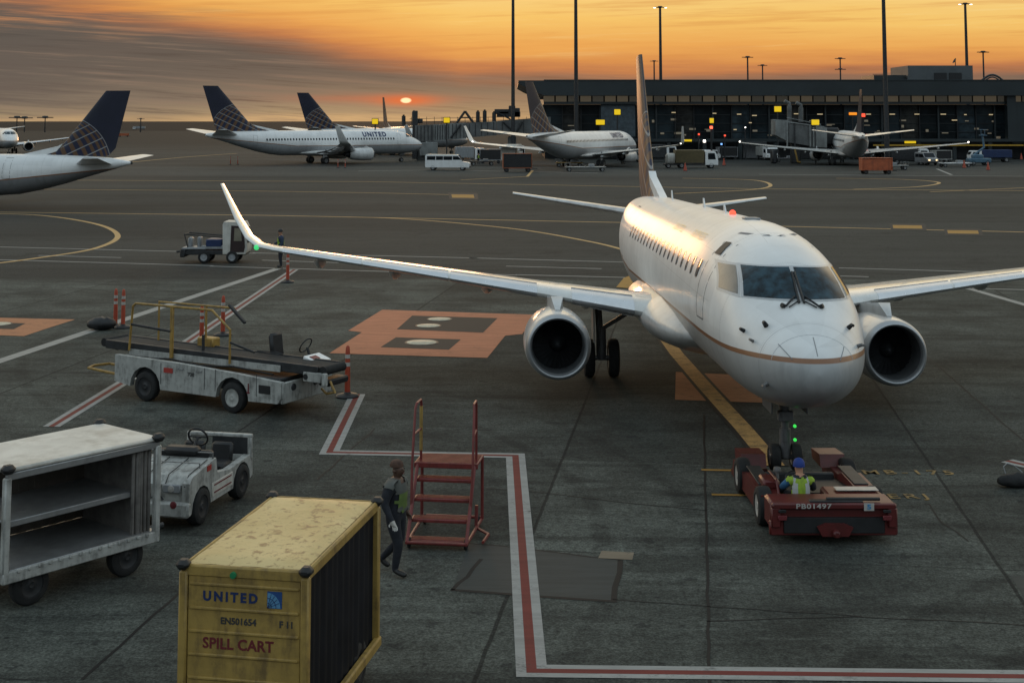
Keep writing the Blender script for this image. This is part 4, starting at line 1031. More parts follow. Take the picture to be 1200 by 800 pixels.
mb = MB(); mb.box((3.55, -.56, .98), (.55, .06, .24), .02); mb.box((3.9, -.55, .95), (.12, .12, .30), .02); mb.obj('front_belt_frame', WORN, bl)
mb = MB(); mb.cyl((3.36, -.60, .98), (3.36, -.56, .98), .07, 12); mb.box((3.75, .0, .84), (.35, .8, .16), .04); mb.obj('belt_end_bumper', BLACK, bl)
mb = MB(); mb.tube([(3.95, -.4, .9), (4.1, -.4, .65), (3.7, -.2, .55), (3.4, 0, .6)], .03, 8); mb.tube([(-2.5, -.85, .55), (-3.6, -.85, .62), (-3.75, -.5, .62), (-3.6, -.1, .62), (-2.5, -.1, .55)], .035, 8); mb.obj('tow_hoop', YRAIL, bl)
mb = MB(); Y0 = -.66
mb.tube([(-2.35, Y0, 1.15), (-2.25, Y0, 2.28), (-2.15, Y0, 2.36), (.45, Y0, 2.36), (1.05, Y0, 1.92), (1.05, Y0, 1.1)], .032, 8)
mb.box((-.88, Y0, 1.72), (.10, .06, 1.3), .01); mb.tube([(-.55, Y0 + .9, 1.2), (-.55, Y0 + .9, 2.3)], .03, 8); mb.tube([(-2.2, Y0 + .9, 1.2), (-2.2, Y0 + .9, 2.3), (.4, Y0 + .9, 2.3)], .028, 8)
mb.box((-.55, .35, 1.36), (.55, .3, .26), .03); mb.obj('hand_rail', YRAIL, bl)
mb = MB(); mb.tube([(-2.28, Y0, 1.82), (-.9, Y0, 1.74)], .035, 8); mb.obj('lower_rail', DARK, bl)
mb = MB(); mb.tube([(1.05, Y0, 1.62), (1.75, Y0 + .1, 1.42)], .03, 8); mb.obj('lower_rail', DARK, bl)
mb = MB(); mb.tube([(0, Y0 + .2, 1.3), (0, Y0 + .2, 1.7)], .04, 8); mb.obj('stop_post', DARK, bl)
mb = MB(); mb.box((1.05, Y0 + .25, 2.28), (.68, .10, .07), .02, Matrix.Rotation(R(38), 3, 'Y')); mb.obj('padded_bar', BLACK, bl)
mb = MB(); mb.box((1.75, .55, 1.10), (.5, .5, .14), .05); mb.box((1.52, .55, 1.42), (.14, .48, .62), .06, Matrix.Rotation(R(-8), 3, 'Y')); mb.obj('driver_seat', BLACK, bl)
mb = MB(); mb.tube([(2.75, .5, .95), (2.55, .5, 1.45)], .035, 8)
ct = [V((2.50, .5, 1.50)) + V((.10 * sin(a), .20 * cos(a), .17 * sin(a))) for a in [2 * pi * i / 18 for i in range(18)]]; mb.tube(ct, .018, 6, close=True); mb.obj('steering_wheel', BLACK, bl)
mb = MB(); mb.box((2.9, .45, 1.2), (.42, .62, .10), .02, Matrix.Rotation(R(18), 3, 'Y')); pn = mb.obj('instrument_panel', WHITE, bl)
mb = MB(); mb.box((2.91, .35, 1.262), (.16, .24, .012), 0, Matrix.Rotation(R(18), 3, 'Y')); mb.obj('warning_label', REDRAIL, pn)
mb = MB(); mb.box((-.65, -1.006, .84), (.30, .012, .12), 0); mb.obj('red_label', mat('red_label_paint', (.36, .04, .03), .5), bl)
mb = MB(); lettering(mb, '708', .14, frame_matrix((.1, -1.004, .80), (1, 0, 0), (0, 0, 1)), .003); mb.obj('fleet_number', INK, bl, smooth=False)
for x in (-.9, .55, .9, 2.2):
    mb = MB(); mb.box((x, -1.003, .74), (.012, .008, .52), 0); mb.obj('panel_seam', DARK, bl)
for x in (-.3, .3):
    mb = MB(); mb.tube([(x, -1.0, .92), (x, -1.04, .90), (x + .16, -1.04, .90), (x + .16, -1.0, .92)], .010, 6); mb.obj('panel_handle', STEEL, bl)
mb = MB(); mb.tube([(-1.6, -.62, 1.0), (-.9, -.72, 1.06), (.2, -.70, .98), (1.2, -.66, 1.04), (2.4, -.62, .95)], .022, 6); mb.obj('hydraulic_hose', BLACK, bl)
mb = MB(); mb.tube([(1.2, .2, 1.3), (1.9, .1, 1.34), (2.6, .3, 1.1)], .015, 6); mb.obj('cable', BLACK, bl)
mb = MB(); mb.box((-1.0, .1, .32), (.7, 1.5, .16), .03); mb.cyl((wb, -.9, .37), (wb, .9, .37), .07, 8); mb.obj('axle', BLACK, bl)
mb = MB(); mb.box((2.45, -1.004, .66), (.36, .02, .20), .008); mb.obj('lamp_panel', BLACK, bl)
mb = MB(); mb.box((1.95, -1.004, .64), (.03, .012, .24), 0); mb.box((1.95, -1.004, .54), (.09, .014, .03), 0); mb.obj('rust_mark', MAROON, bl)

# ---- open baggage cart at the left edge; local x along the open side
pa = G(3, 722); pb = G(181, 668); L = (pb - pa); L.z = 0; Ln = L.normalized(); wd = V((-Ln.y, Ln.x, 0)); ln = L.length
cc = (pa + pb) / 2 + wd * .78
bc = thing('baggage_cart', 'white roofed open baggage cart with a middle shelf at the left edge', 'baggage cart', (cc.x, cc.y, 0), atan2(Ln.y, Ln.x))
hl = ln / 2
mb = MB(); mb.box((0, 0, 2.03), (ln + .08, 1.62, .07), .025); mb.obj('roof', CREAM, bc)
mb = MB()
for y in (-.80, .80): mb.box((0, y, 1.95), (ln + .06, .05, .10), .01)
mb.obj('roof_edge', ALU, bc)
for x in (-hl, hl):
    for y in (-.79, .79):
        mb = MB(); mb.box((x, y, 1.26), (.11, .10, 1.36), .02); mb.obj('corner_post', WORN, bc)
        mb = MB(); mb.box((x, y * 1.02, 2.06), (.20, .18, .13), .05); mb.obj('corner_cap', BLACK, bc)
mb = MB(); mb.box((hl - .30, .0, 1.26), (.06, 1.5, 1.36), .01)
for i in range(5): mb.box((hl - .10 - i * .075, -.72, 1.26), (.06, .06, 1.34), .02)
mb.obj('end_curtain', mat('grubby_grey_curtain', (.13, .12, .11), .75, var=.3, scale=4), bc)
mb = MB()
for i in range(12): mb.box((-hl + .75 + i * (ln - .9) / 12, .74, 1.3), ((ln - .9) / 12 + .02, .03 + .012 * (i % 2), 1.34), .008)
mb.obj('back_curtain', mat('brown_grey_curtain', (.075, .062, .05), .8, var=.25, scale=3), bc)
mb = MB(); mb.box((-.05, .02, 1.24), (ln - .3, 1.36, .035), .008); mb.box((-.05, -.67, 1.24), (ln - .3, .05, .09), .01); mb.obj('shelf', ALU, bc)
mb = MB(); mb.box((0, 0, .60), (ln + .04, 1.6, .05), .01); mb.obj('floor', ALU, bc)
mb = MB()
for y in (-.80, .80): mb.box((0, y, .53), (ln + .10, .08, .17), .015)
for x in (-hl, hl): mb.box((x, 0, .53), (.08, 1.55, .17), .015)
for i in range(14): mb.box((-hl + .2 + i * (ln - .4) / 13, -.85, .60), (.06, .03, .05), .008)
mb.obj('base_frame', WORN, bc)
mb = MB(); mb.box((0, 0, .40), (ln - .3, .14, .12), .02); mb.cyl((hl - .45, -.6, .28), (hl - .45, .6, .28), .05, 10); mb.cyl((-hl + .5, -.6, .28), (-hl + .5, .6, .28), .05, 10); mb.tube([(hl - .5, 0, .36), (hl + .6, 0, .40), (hl + .72, 0, .40)], .045, 8); mb.obj('running_gear', DARK, bc)
wheels(bc, [(hl - .45, -.62), (hl - .45, .62), (-hl + .5, -.62), (-hl + .5, .62)], .30, .20, DARK)

# ---- white baggage tractor; local x toward its nose (to the camera)
nr_ = G(238, 618); fh = V((-.22, -.975, 0)).normalized(); lh = V((-fh.y, fh.x, 0))
tc = nr_ - fh * 1.30 - lh * .72 + V((-.12, -.25, 0))
BTS = .93
bt = thing('baggage_tractor', 'worn white baggage tractor with black steering wheel beside the open baggage cart', 'baggage tractor', (tc.x, tc.y, 0), atan2(fh.y, fh.x))
arch2 = lambda x, r, n=7: [(x - r * cos(pi * i / n), .30 + r * sin(pi * i / n)) for i in range(n + 1)]
body = [(-1.5, .34)] + arch2(-.95, .42) + arch2(.92, .42) + [(1.40, .30), (1.45, .46), (1.45, .88), (1.30, .98), (.30, 1.10), (.22, .80), (-.35, .72), (-1.5, .78)]
for s_ in (1, -1):
    mb = MB(); mb.prism(body, s_ * .55, s_ * .70); mb.obj('side_panel', WORN, bt)
mb = MB(); mb.prism([(.30, .4), (1.38, .4), (1.42, .84), (1.26, .975), (.32, 1.09)], -.55, .55); hood = mb.obj('hood', WORN, bt)
for i in range(4):
    mb = MB(); mb.tube([(.42 + i * .02, -.60 + i * .40, 1.10), (1.28, -.60 + i * .40, 1.0), (1.46, -.60 + i * .40, .82)], .010, 6); mb.obj('hood_strap', DARK, hood)
mb = MB(); mb.tube([(.36, -.66, 1.10), (.36, -.66, 1.20), (.36, .66, 1.20), (.36, .66, 1.10)], .018, 8); mb.tube([(.95, -.66, 1.05), (.95, -.66, 1.14), (.95, .66, 1.14), (.95, .66, 1.05)], .014, 8); mb.obj('hood_rail', STEEL, bt)
mb = MB(); mb.box((1.46, 0, .40), (.16, 1.44, .28), .04); mb.obj('front_bumper', WORN, bt)
for y in (-.30, .34):
    mb = MB(); mb.box((1.455, y, .78), (.05, .36, .16), .02); mb.obj('lamp_recess', GREYP, bt)
for y in (-.30, .34):
    mb = MB(); mb.lathe([(0, 1.50), (.06, 1.49), (.075, 1.46)], (0, y, .78), 'x', 14); mb.obj('headlamp', REFL, bt)
mb = MB(); mb.lathe([(0, 1.56), (.06, 1.55), (.07, 1.53)], (0, .42, .50), 'x', 14); mb.obj('side_lamp', MAROON, bt)
mb = MB(); mb.tube([(1.46, -.1, .70), (1.50, -.05, .60), (1.49, .1, .66), (1.50, .2, .58)], .018, 6); mb.box((1.6, -.25, .40), (.22, .20, .22), .03); mb.cyl((1.64, -.25, .24), (1.64, -.25, .58), .03, 10); mb.obj('tow_hitch', DARK, bt)
mb = MB(); mb.box((-.35, 0, .52), (1.4, 1.1, .10), .01); mb.obj('floor_plate', DARK, bt)
mb = MB(); mb.box((.22, 0, 1.0), (.16, 1.2, .42), .04); mb.box((.30, 0, 1.22), (.30, .7, .14), .06); mb.obj('dashboard', BLACK, bt)
mb = MB(); mb.tube([(.18, .12, 1.12), (-.10, .12, 1.36)], .03, 8); ct = [V((-.12, .12, 1.38)) + V((.10 * sin(a), .20 * cos(a), .18 * sin(a))) for a in [2 * pi * i / 20 for i in range(20)]]
mb.tube(ct, .020, 6, close=True); mb.tube([(-.12, .30, 1.38), (-.12, -.06, 1.38)], .015, 6); mb.lathe([(0, .04), (.05, .03), (.06, 0)], (-.14, .12, 1.35), 'z', 10); mb.obj('steering_wheel', BLACK, bt)
for y in (-.30, .30):
    mb = MB(); mb.box((-.62, y, .72), (.48, .48, .16), .05); mb.box((-.88, y, .92), (.12, .46, .40), .05, Matrix.Rotation(R(-8), 3, 'Y')); mb.obj('seat', BLACK, bt)
mb = MB(); mb.box((-1.42, 0, .70), (.08, 1.40, .16), .02); mb.box((-1.42, 0, 1.14), (.10, 1.44, .08), .02)
for y in (-.67, .67): mb.box((-1.42, y, .92), (.10, .09, .48), .02)
mb.obj('rear_frame', WORN, bt)
mb = MB(); mb.box((-1.40, .25, .93), (.03, .80, .36), .005); mb.obj('rear_panel', DARK, bt)
wheels(bt, [(.92, .62), (.92, -.62), (-.95, .62), (-.95, -.62)], .34, .24, DARK)
for s_ in (1, -1):
    mb = MB(); mb.box((0, s_ * .706, .52), (.95, .02, .26), .006); sp_ = mb.obj('skirt_panel', CREAM, bt)
    mb = MB(); mb.box((0, s_ * .718, .60), (.80, .008, .025), 0); mb.box((0, s_ * .718, .46), (.80, .008, .025), 0); mb.obj('skirt_stripe', MAROON, sp_)
    mb = MB(); mb.box((.62, s_ * .706, .98), (.18, .012, .10), 0); mb.obj('red_label', MATS['red_label_paint'], bt)

bt.scale = (.92, .94, .92)
# ---- yellow spill cart; local x toward the camera, y to the photo's right
Htop = 2.14
fr_ = G(360, 674, Htop); fl_ = G(214, 657, Htop); br_ = G(441, 590, Htop); bl_ = G(322, 577, Htop)
lng = ((fr_ - br_) + (fl_ - bl_)) / 2; lng.z = 0; ll = lng.length; lgn = lng.normalized(); yax = V((-lgn.y, lgn.x, 0)); ll -= .06; sw_ = -.09 + ((fr_ - fl_).dot(yax) + (br_ - bl_).dot(yax)) / 2
cc = (fr_ + fl_ + br_ + bl_) / 4
scart = thing('spill_cart', 'yellow spill cart with lettered front panel and black curtain side, nearest the camera', 'spill cart', (cc.x, cc.y, 0), atan2(lgn.y, lgn.x))
hx, hy = ll / 2, sw_ / 2
m_ytop, nt, b = newmat('pitted_yellow_roof'); oc = nt.obj()
pz = nt.noise(oc, 8.5, 4, .55); pz2 = nt.noise(nt.map(oc, loc=(4, 2, 1)), 2.0, 3, .5)
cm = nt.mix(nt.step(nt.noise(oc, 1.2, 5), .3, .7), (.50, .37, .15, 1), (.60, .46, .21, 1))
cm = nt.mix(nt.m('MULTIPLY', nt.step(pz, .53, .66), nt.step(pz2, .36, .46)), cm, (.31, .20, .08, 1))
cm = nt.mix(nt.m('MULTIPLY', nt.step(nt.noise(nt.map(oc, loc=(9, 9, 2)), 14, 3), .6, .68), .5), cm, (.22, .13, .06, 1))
nt.put(b.inputs['Base Color'], cm); b.inputs['Roughness'].default_value = .55
bn = nt.add('ShaderNodeBump'); bn.inputs['Strength'].default_value = .5; bn.inputs['Distance'].default_value = .02; nt.put(bn.inputs['Height'], pz); nt.put(b.inputs['Normal'], bn.outputs[0])
mb = MB(); nx_, ny_ = 18, 10; vs = []; fs = []
for j in range(ny_ + 1):
    for i in range(nx_ + 1):
        x = -hx + .03 + (ll - .06) * i / nx_; y = -hy + .03 + (sw_ - .06) * j / ny_
        e = min(i, nx_ - i, j, ny_ - j); z = Htop + (.0 if e == 0 else .035) + random.uniform(-.003, .003) + .003 * sin(i * 1.3) * cos(j * 1.7)
        vs.append((x, y, z))
for j in range(ny_):
    for i in range(nx_): a = j * (nx_ + 1) + i; fs.append((a, a + 1, a + nx_ + 2, a + nx_ + 1))
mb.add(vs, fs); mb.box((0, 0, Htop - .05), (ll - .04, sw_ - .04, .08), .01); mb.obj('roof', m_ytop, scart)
mb = MB()
for y in (-hy, hy): mb.box((0, y, Htop - .06), (ll + .02, .06, .13), .02)
for x in (-hx, hx): mb.box((x, 0, Htop - .06), (.06, sw_ + .02, .13), .02)
mb.obj('roof_edge', YELLOW, scart)
for x in (-hx, hx):
    for y in (-hy, hy):
        mb = MB(); mb.box((x, y, 1.2), (.10, .10, 1.75), .02); mb.obj('corner_post', YELLOW, scart)
        mb = MB(); mb.box((x * 1.01, y * 1.01, Htop + .0), (.16, .15, .11), .04); mb.obj('corner_cap', BLACK, scart)
fx = hx + .012
for xx, nm in ((hx, 'front_panel'), (-hx, 'rear_panel')):
    mb = MB(); mb.box((xx, 0, 1.18), (.03, sw_ - .12, 1.70), 0)
    for zz in (1.94, 1.68, 1.43, 1.18, .93, .68, .42): mb.box((xx + .018 * (1 if xx > 0 else -1), 0, zz), (.028, sw_ - .14, .035), .010)
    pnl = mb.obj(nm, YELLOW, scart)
    if nm == 'front_panel': fp = pnl
def front_text(txt, y, z, sz, m, bold, sp_=1.0):
    mb = MB(); lettering(mb, txt, sz, frame_matrix((fx + .006, y, z), (0, 1, 0), (0, 0, 1)), bold, sp_); mb.obj('lettering', m, fp, smooth=False)
front_text('UNITED', -.16, 1.81, .14, NAVY, .006, 1.4)
front_text('EN501654', -.06, 1.555, .098, INK, .003, 1.0)
front_text('F 11', .50, 1.555, .098, INK, .003)
front_text('SPILL CART', -.06, 1.305, .160, MAROON, .004, 1.03)
mb = MB(); mb.box((fx + .006, .36, 1.815), (.008, .17, .18), 0); em = mb.obj('square_emblem', mat('emblem_blue', (.02, .07, .22), .45), fp)
mb = MB(); mb.prism([(.28, 1.73)] + [(.28 + .15 * sin(a), 1.73 + .16 * cos(a)) for a in [pi / 2 * i / 8 for i in range(9)]][::-1], fx + .011, fx + .014, 'yz'); mb.obj('emblem_quadrant', mat('emblem_pale_blue', (.10, .26, .44), .45), em, smooth=False)
mb = MB()
for a in (.3, .6, .9, 1.2): mb.tube([(fx + .0155, .28, 1.73), (fx + .0155, .28 + .145 * sin(a), 1.73 + .155 * cos(a))], .003, 4)
for q in (.05, .1): mb.tube([(fx + .0155, .28 + q * sin(a), 1.73 + q * 1.05 * cos(a)) for a in [pi / 2 * i / 8 for i in range(9)]], .003, 4)
mb.obj('emblem_lines', NAVY, em)
for y in (-.60, .60):
    mb = MB(); mb.lathe([(0, fx + .03), (.05, fx + .028), (.055, fx)], (0, y, .80), 'x', 16); mb.obj('reflector', MAROON, fp)
mb = MB(); mb.lathe([(0, fx + .05), (.035, fx + .048), (.04, fx)], (0, -.12, 2.06), 'x', 12); mb.obj('green_button', mat('green_lens', (.02, .2, .08), .3), scart)
m_cur = mat('black_curtain_vinyl', (.008, .009, .012), .6, var=.3, scale=2.5, spec=.2)
for s_ in (1, -1):
    mb = MB(); n = 56; pts = []
    for i in range(n + 1):
        x = hx - .07 - (ll - .14) * i / n; pts.append((x, s_ * (hy - .03 + .016 * sin(i * 1.37) + .007 * sin(i * .43))))
    vs = [(p[0], p[1], z) for z in (.42, 2.04) for p in pts]
    mb.add(vs, [(i, i + 1, i + n + 2, i + n + 1) for i in range(n)]); mb.obj('side_curtain', m_cur, scart, fix=False, ang=80)
mb = MB()
for y in (-hy - .03, hy + .03): mb.box((0, y, .38), (ll + .1, .09, .13), .02)
for x in (-hx, hx): mb.box((x, 0, .38), (.09, sw_, .13), .02)
mb.obj('base_rail', YELLOW, scart)
mb = MB(); mb.box((0, 0, .40), (ll - .1, sw_ - .1, .04), 0); mb.cyl((-hx + .55, -.6, .3), (-hx + .55, .6, .3), .05, 8); mb.cyl((hx - .55, -.6, .3), (hx - .55, .6, .3), .05, 8); mb.obj('floor', DARK, scart)
wheels(scart, [(-hx + .55, hy - .12), (-hx + .55, -hy + .12), (hx - .55, hy - .12), (hx - .55, -hy + .12)], .30, .2, DARK)

# ---- red maintenance steps; local x toward the camera (the foot of the steps)
fl_, fr_ = G(479, 638), G(547, 647); bw = fr_ - fl_; bw.z = 0; ya = bw.normalized(); xa = V((ya.y, -ya.x, 0)); ya = V((sin(R(9)), 0, 0)) if False else ya
xa = V((-.13, -.99, 0)).normalized(); ya = V((-xa.y, xa.x, 0)); mid = (fl_ + fr_) / 2
ss = thing('maintenance_steps', 'red wheeled maintenance steps with hand rails beside the standing worker', 'steps', (mid.x, mid.y, 0), atan2(xa.y, xa.x))
hw_ = .50; stp = [(-.02, .12), (-.24, .40), (-.46, .68), (-.68, .95)]
mb = MB()
for x, z in stp:
    mb.box((x - .06, 0, z), (.24, 2 * hw_, .035), .01); mb.box((x + .05, 0, z - .012), (.03, 2 * hw_, .05), .008)
    for q in range(4): mb.box((x - .14 + q * .05, 0, z + .02), (.012, 2 * hw_ - .06, .012), 0)
mb.obj('tread', REDRAIL, ss)
mb = MB(); mb.box((-1.08, 0, 1.18), (.66, 2 * hw_ + .12, .04), .01)
for q in range(8): mb.box((-.80 - q * .08, 0, 1.205), (.02, 2 * hw_ + .06, .014), 0)
mb.box((-.76, 0, 1.16), (.03, 2 * hw_ + .12, .09), .008); mb.obj('platform', REDRAIL, ss)
for s_ in (1, -1):
    y = s_ * hw_
    mb = MB(); mb.tube([(.10, y, .10), (-.78, y, 1.18)], .03, 8); mb.obj('stringer', REDRAIL, ss)
    mb = MB(); mb.tube([(-1.38, y * 1.08, .12), (-1.38, y * 1.08, 1.2)], .028, 8); mb.obj('rear_post', REDRAIL, ss)
    mb = MB(); mb.tube([(.12, y, .11), (-1.42, y * 1.06, .11)], .028, 8); mb.obj('base_bar', REDRAIL, ss)
    mb = MB(); mb.tube([(-.30, y * 1.02, .55), (-.42, y * 1.05, 1.25), (-.62, y * 1.03, 2.14), (-.68, y * 1.0, 2.22), (-.98, y * .98, 2.22), (-1.02, y * .98, 2.14), (-1.02, y * .98, 1.2)], .022, 8)
    mb.tube([(-.52, y * 1.04, 1.72), (-1.02, y * .98, 1.72)], .02, 8); hr_ = mb.obj('hand_rail', REDRAIL, ss)
    if s_ < 0:
        mb = MB(); mb.tube([(-1.02, y * .98, 1.35), (-1.02, y * .98, 2.10)], .030, 8); mb.obj('yellow_sleeve', YELLOW, hr_)
    for x in (.0, -1.36):
        wheel(mb := MB(), (x, y * .96, .085), .085, .05); mb.obj('castor', RUBBER, ss)
mb = MB(); mb.tube([(-1.38, -hw_ * 1.08, .14), (-1.38, hw_ * 1.08, .14)], .026, 8); mb.tube([(.10, -hw_, .11), (.10, hw_, .11)], .028, 8); mb.obj('cross_bar', REDRAIL, ss)
mb = MB(); mb.tube([(-.85, hw_ * 1.1, .10), (-.55, hw_ * 1.55, .10), (-.1, hw_ * 1.5, .10)], .026, 8); mb.tube([(-.95, hw_, .12), (-1.0, hw_, .45)], .03, 8); mb.obj('foot_brake', REDRAIL, ss)

# ---- orange delineator posts
DLAB = {
 (135, 383): 'orange delineator post, left one of the pair by the black sack', (144, 384): 'orange delineator post, right one of the pair by the black sack',
 (236, 407): 'orange delineator post just behind the belt loader rail, nearer of two', (261, 393): 'orange delineator post behind the belt loader, farther of two',
 (337, 331): 'orange delineator post under the raised wing tip of the white jet', (407, 465): 'orange delineator post at the front end of the belt loader'}
def delineator(label, loc):
    t = thing('delineator_post', label, 'delineator', loc, random.uniform(0, 3), 'orange delineator posts around the stand')
    mb = MB(); mb.lathe([(0, .0), (.30, 0), (.31, .03), (.27, .07), (.10, .10), (.07, .14), (0, .14)], n=8); mb.obj('rubber_base', BLACK, t)
    mb = MB(); mb.lathe([(.072, .10), (.068, .6), (.058, 1.12), (.052, 1.24), (.03, 1.30), (0, 1.31)], n=16); ps = mb.obj('post', ORANGE, t)
    for z in (.78, .98):
        mb = MB(); mb.lathe([(.0665, z), (.0640, z + .10)], n=16); mb.obj('reflective_band', REFL, ps)
    return t
for (u, v), lab in DLAB.items():
    g = G(u, v)
    if (u, v) == (135, 383): d0 = delineator(lab, g)
    else: dup(d0, g, random.uniform(0, 3), lab)

# ---- black sack by the posts and black chock at the right edge
def lump(name, label, cat, loc, size, m, seed, rz=0, extra=None):
    t = thing(name, label, cat, loc, rz)
    rnd = random.Random(seed); mb = MB(); rr = []
    for i in range(11):
        q = i / 10; pr = sin(pi * (q * .92 + .05)) ** .55; 
        rr.append([V((size[0] * (q - .5), size[1] * .5 * pr * cos(a) * (1 + rnd.uniform(-.14, .14)), max(.0, size[2] * .5 * (1 + pr * sin(a) * (1 + rnd.uniform(-.16, .16))) - .02))) for a in [2 * pi * k_ / 16 for k_ in range(16)]])
    mb.loft(rr); mb.obj('body', m, t, ang=60)
    if extra: extra(t)
    return t
lump('black_sack', 'crumpled black sack lying on the apron beside two orange posts', 'sack', G(119, 386.5), (.95, .6, .46), BLACK, 3, .15)
def rope(t):
    mb = MB(); mb.tube([(.1, .0, .27), (-.02, .1, .38), (-.14, .15, .41), (-.24, .1, .36), (-.22, .05, .24)], .009, 6); mb.obj('pull_rope', GREYP, t)
lump('wheel_chock', 'black rubber wheel chock with pale pull rope at the right edge', 'wheel chock', G(1193, 570), (.80, .36, .28), RUBBER, 8, .1, rope)

# ---- cargo tractor with cab near the wing tip; local x forward
g0 = G(237, 309); g1 = G(272, 309)
def cab_tractor(name, label, loc, rz, group=None):
    t = thing(name, label, 'cargo tractor', loc, rz, group)
    mb = MB(); mb.box((-.2, 0, .52), (3.2, 1.2, .22), .03); mb.box((-1.75, 0, .5), (.25, 1.35, .4), .04); mb.obj('chassis', DARK, t)
    mb = MB(); mb.prism([(.25, .45), (1.38, .45), (1.48, .70), (1.36, 1.75), (1.22, 2.02), (.28, 2.05), (.22, 1.9)], -.62, .62); cabn = mb.obj('cab', CREAM, t)
    for s_ in (1, -1):
        mb = MB(); mb.prism([(.62, .55), (1.30, .55), (1.36, .8), (1.26, 1.82), (.66, 1.86)], s_ * .626, s_ * .642); dr = mb.obj('cab_door', mat('dark_maroon_door', (.028, .014, .013), .45), cabn)
        mb = MB(); mb.prism([(.80, 1.1), (1.20, 1.1), (1.14, 1.72), (.82, 1.74)], s_ * .645, s_ * .650); mb.obj('door_window', mat('pale_reflecting_glass', (.22, .20, .15), .12), dr)
        mb = MB(); mb.box((-.25, s_ * .5, .78), (1.15, .12, .18), .02); mb.obj('side_step', GREYP, t)
    mb = MB(); mb.prism([(-.46, 1.22), (.46, 1.22), (.46, 1.84), (-.46, 1.84)], .205, .222, 'yz'); mb.obj('rear_window', GLASS, cabn)
    mb = MB(); mb.quad((1.475, -.5, 1.0), (1.475, .5, 1.0), (1.375, .5, 1.75), (1.375, -.5, 1.75)); mb.obj('windscreen', GLASS, cabn, fix=False)
    mb = MB(); mb.box((-.22, 0, .98), (.8, 1.15, .38), .04); mb.obj('battery_box', BLUE, t)
    mb = MB(); mb.box((-1.2, 0, .72), (1.2, 1.2, .10), .02); mb.box((-1.5, .1, .98), (.22, .5, .5), .06); mb.box((-1.05, .1, 1.0), (.18, .5, .52), .05); mb.obj('rear_deck', GREYP, t)
    mb = MB(); mb.tube([(.2, .5, 1.26), (-1.7, .5, 1.42)], .03, 6); mb.tube([(.2, -.5, 1.26), (-1.7, -.5, 1.42), (-1.7, .5, 1.42)], .03, 6); mb.tube([(-1.7, -.5, 1.42), (-1.5, -.5, .7)], .03, 6); mb.tube([(-1.75, 0, .6), (-2.2, 0, .5)], .05, 6); mb.obj('deck_rail', DARK, t)
    wheels(t, [(.72, -.58), (.72, .58), (-.68, -.58), (-.68, .58)], .30, .22, GREYP)
    return t
cab_tractor('cargo_tractor', 'small white cab tractor with dark door and blue box under the raised wing tip', G(262, 308.5) + V((-.3, .6, 0)), 0)
# ------------------------------------------------------------------ terminal
TY = 252.0
def zt(v, Y=TY): return AT(600, v, Y).z
def xt(u, Y=TY): return AT(u, 141, Y).x
M_FASC = mat('terminal_fascia_panel', (.020, .028, .031), .45, var=.2, scale=.12)
M_TDARK = mat('terminal_dark_wall', (.012, .014, .016), .6, var=.3, scale=.3)
M_TGLASS = mat('terminal_glass', (.020, .029, .034), .16, var=.5, scale=.25, spec=.16)
M_BAYS = [M_TGLASS, mat('terminal_glass_blue', (.036, .052, .062), .14, var=.6, scale=.3, spec=.2), mat('terminal_glass_dark', (.012, .016, .018), .2, var=.6, scale=.3, spec=.12), mat('terminal_glass_brown', (.034, .034, .032), .2, var=.6, scale=.5, spec=.16)]
M_TBLUE = mat('terminal_blue_grey_panel', (.055, .075, .09), .5, var=.3, scale=1.5)
M_CLER = emat('clerestory_glass', (.30, .24, .16), .18)  # low emission imitates sky reflected in and seen through the panes
M_CLER2 = emat('clerestory_glass_dim', (.20, .18, .14), .14)  # dimmer emission standing in for the same sky
M_CEIL = emat('warm_ceiling_lamp', (1, .78, .45), .42)
M_SIGN = emat('yellow_lit_sign', (1, .66, .01), .62)
M_AMBER = emat('amber_display', (1, .30, .015), .9)
M_REDL = emat('red_signal_lamp', (1, .09, .04), 1.4)
M_WARM = emat('dim_interior_lamp', (.9, .6, .3), .9)
xl, xr, xtip = xt(637), xt(1300), xt(607)
term = thing('terminal_building', 'long dark airport terminal with flat roof and glass front across the right background', 'terminal', ((xl + xr) / 2, TY, 0))
ox = (xl + xr) / 2
def tp(mb, nm, m, par=term, **kw):
    mb.v = [p - V((ox, TY, 0)) for p in mb.v]; return mb.obj(nm, m, par, **kw)
z0, z1, z2, z3, z4 = zt(95), zt(112.5), zt(119.5), zt(122.5), zt(163)
mb = MB(); mb.prism([(xtip, z0), (xr, z0), (xr, z1), (xl, z1), (xt(616), zt(103)), (xtip, zt(98))], TY - 3, TY + 46); mb.box(((xl + xr) / 2, TY - 2.9, z0 + .06), (xr - xl, .5, .18), 0); roof = tp(mb, 'roof', M_FASC, smooth=False)
n = 46; me = None
for i in range(n):
    a = xl + (xr - xl) * i / n; b_ = xl + (xr - xl) * (i + 1) / n - .28
    mb = MB(); mb.box(((a + b_) / 2, TY + .1, (z1 + z2) / 2), (b_ - a, .1, z1 - z2 - .05)); wn_ = tp(mb, 'clerestory_window', M_CLER if (i * 7) % 5 < 3 else M_CLER2, smooth=False)
mb = MB(); mb.box(((xl + xr) / 2, TY + .8, (z1 + z2) / 2), (xr - xl, .3, z1 - z2)); tp(mb, 'window_band_wall', M_TDARK, smooth=False)
mb = MB(); mb.box(((xl + xr) / 2, TY - .7, (z2 + z3) / 2), (xr - xl, 1.2, z2 - z3)); tp(mb, 'lower_beam', M_FASC, smooth=False)
nb = 30
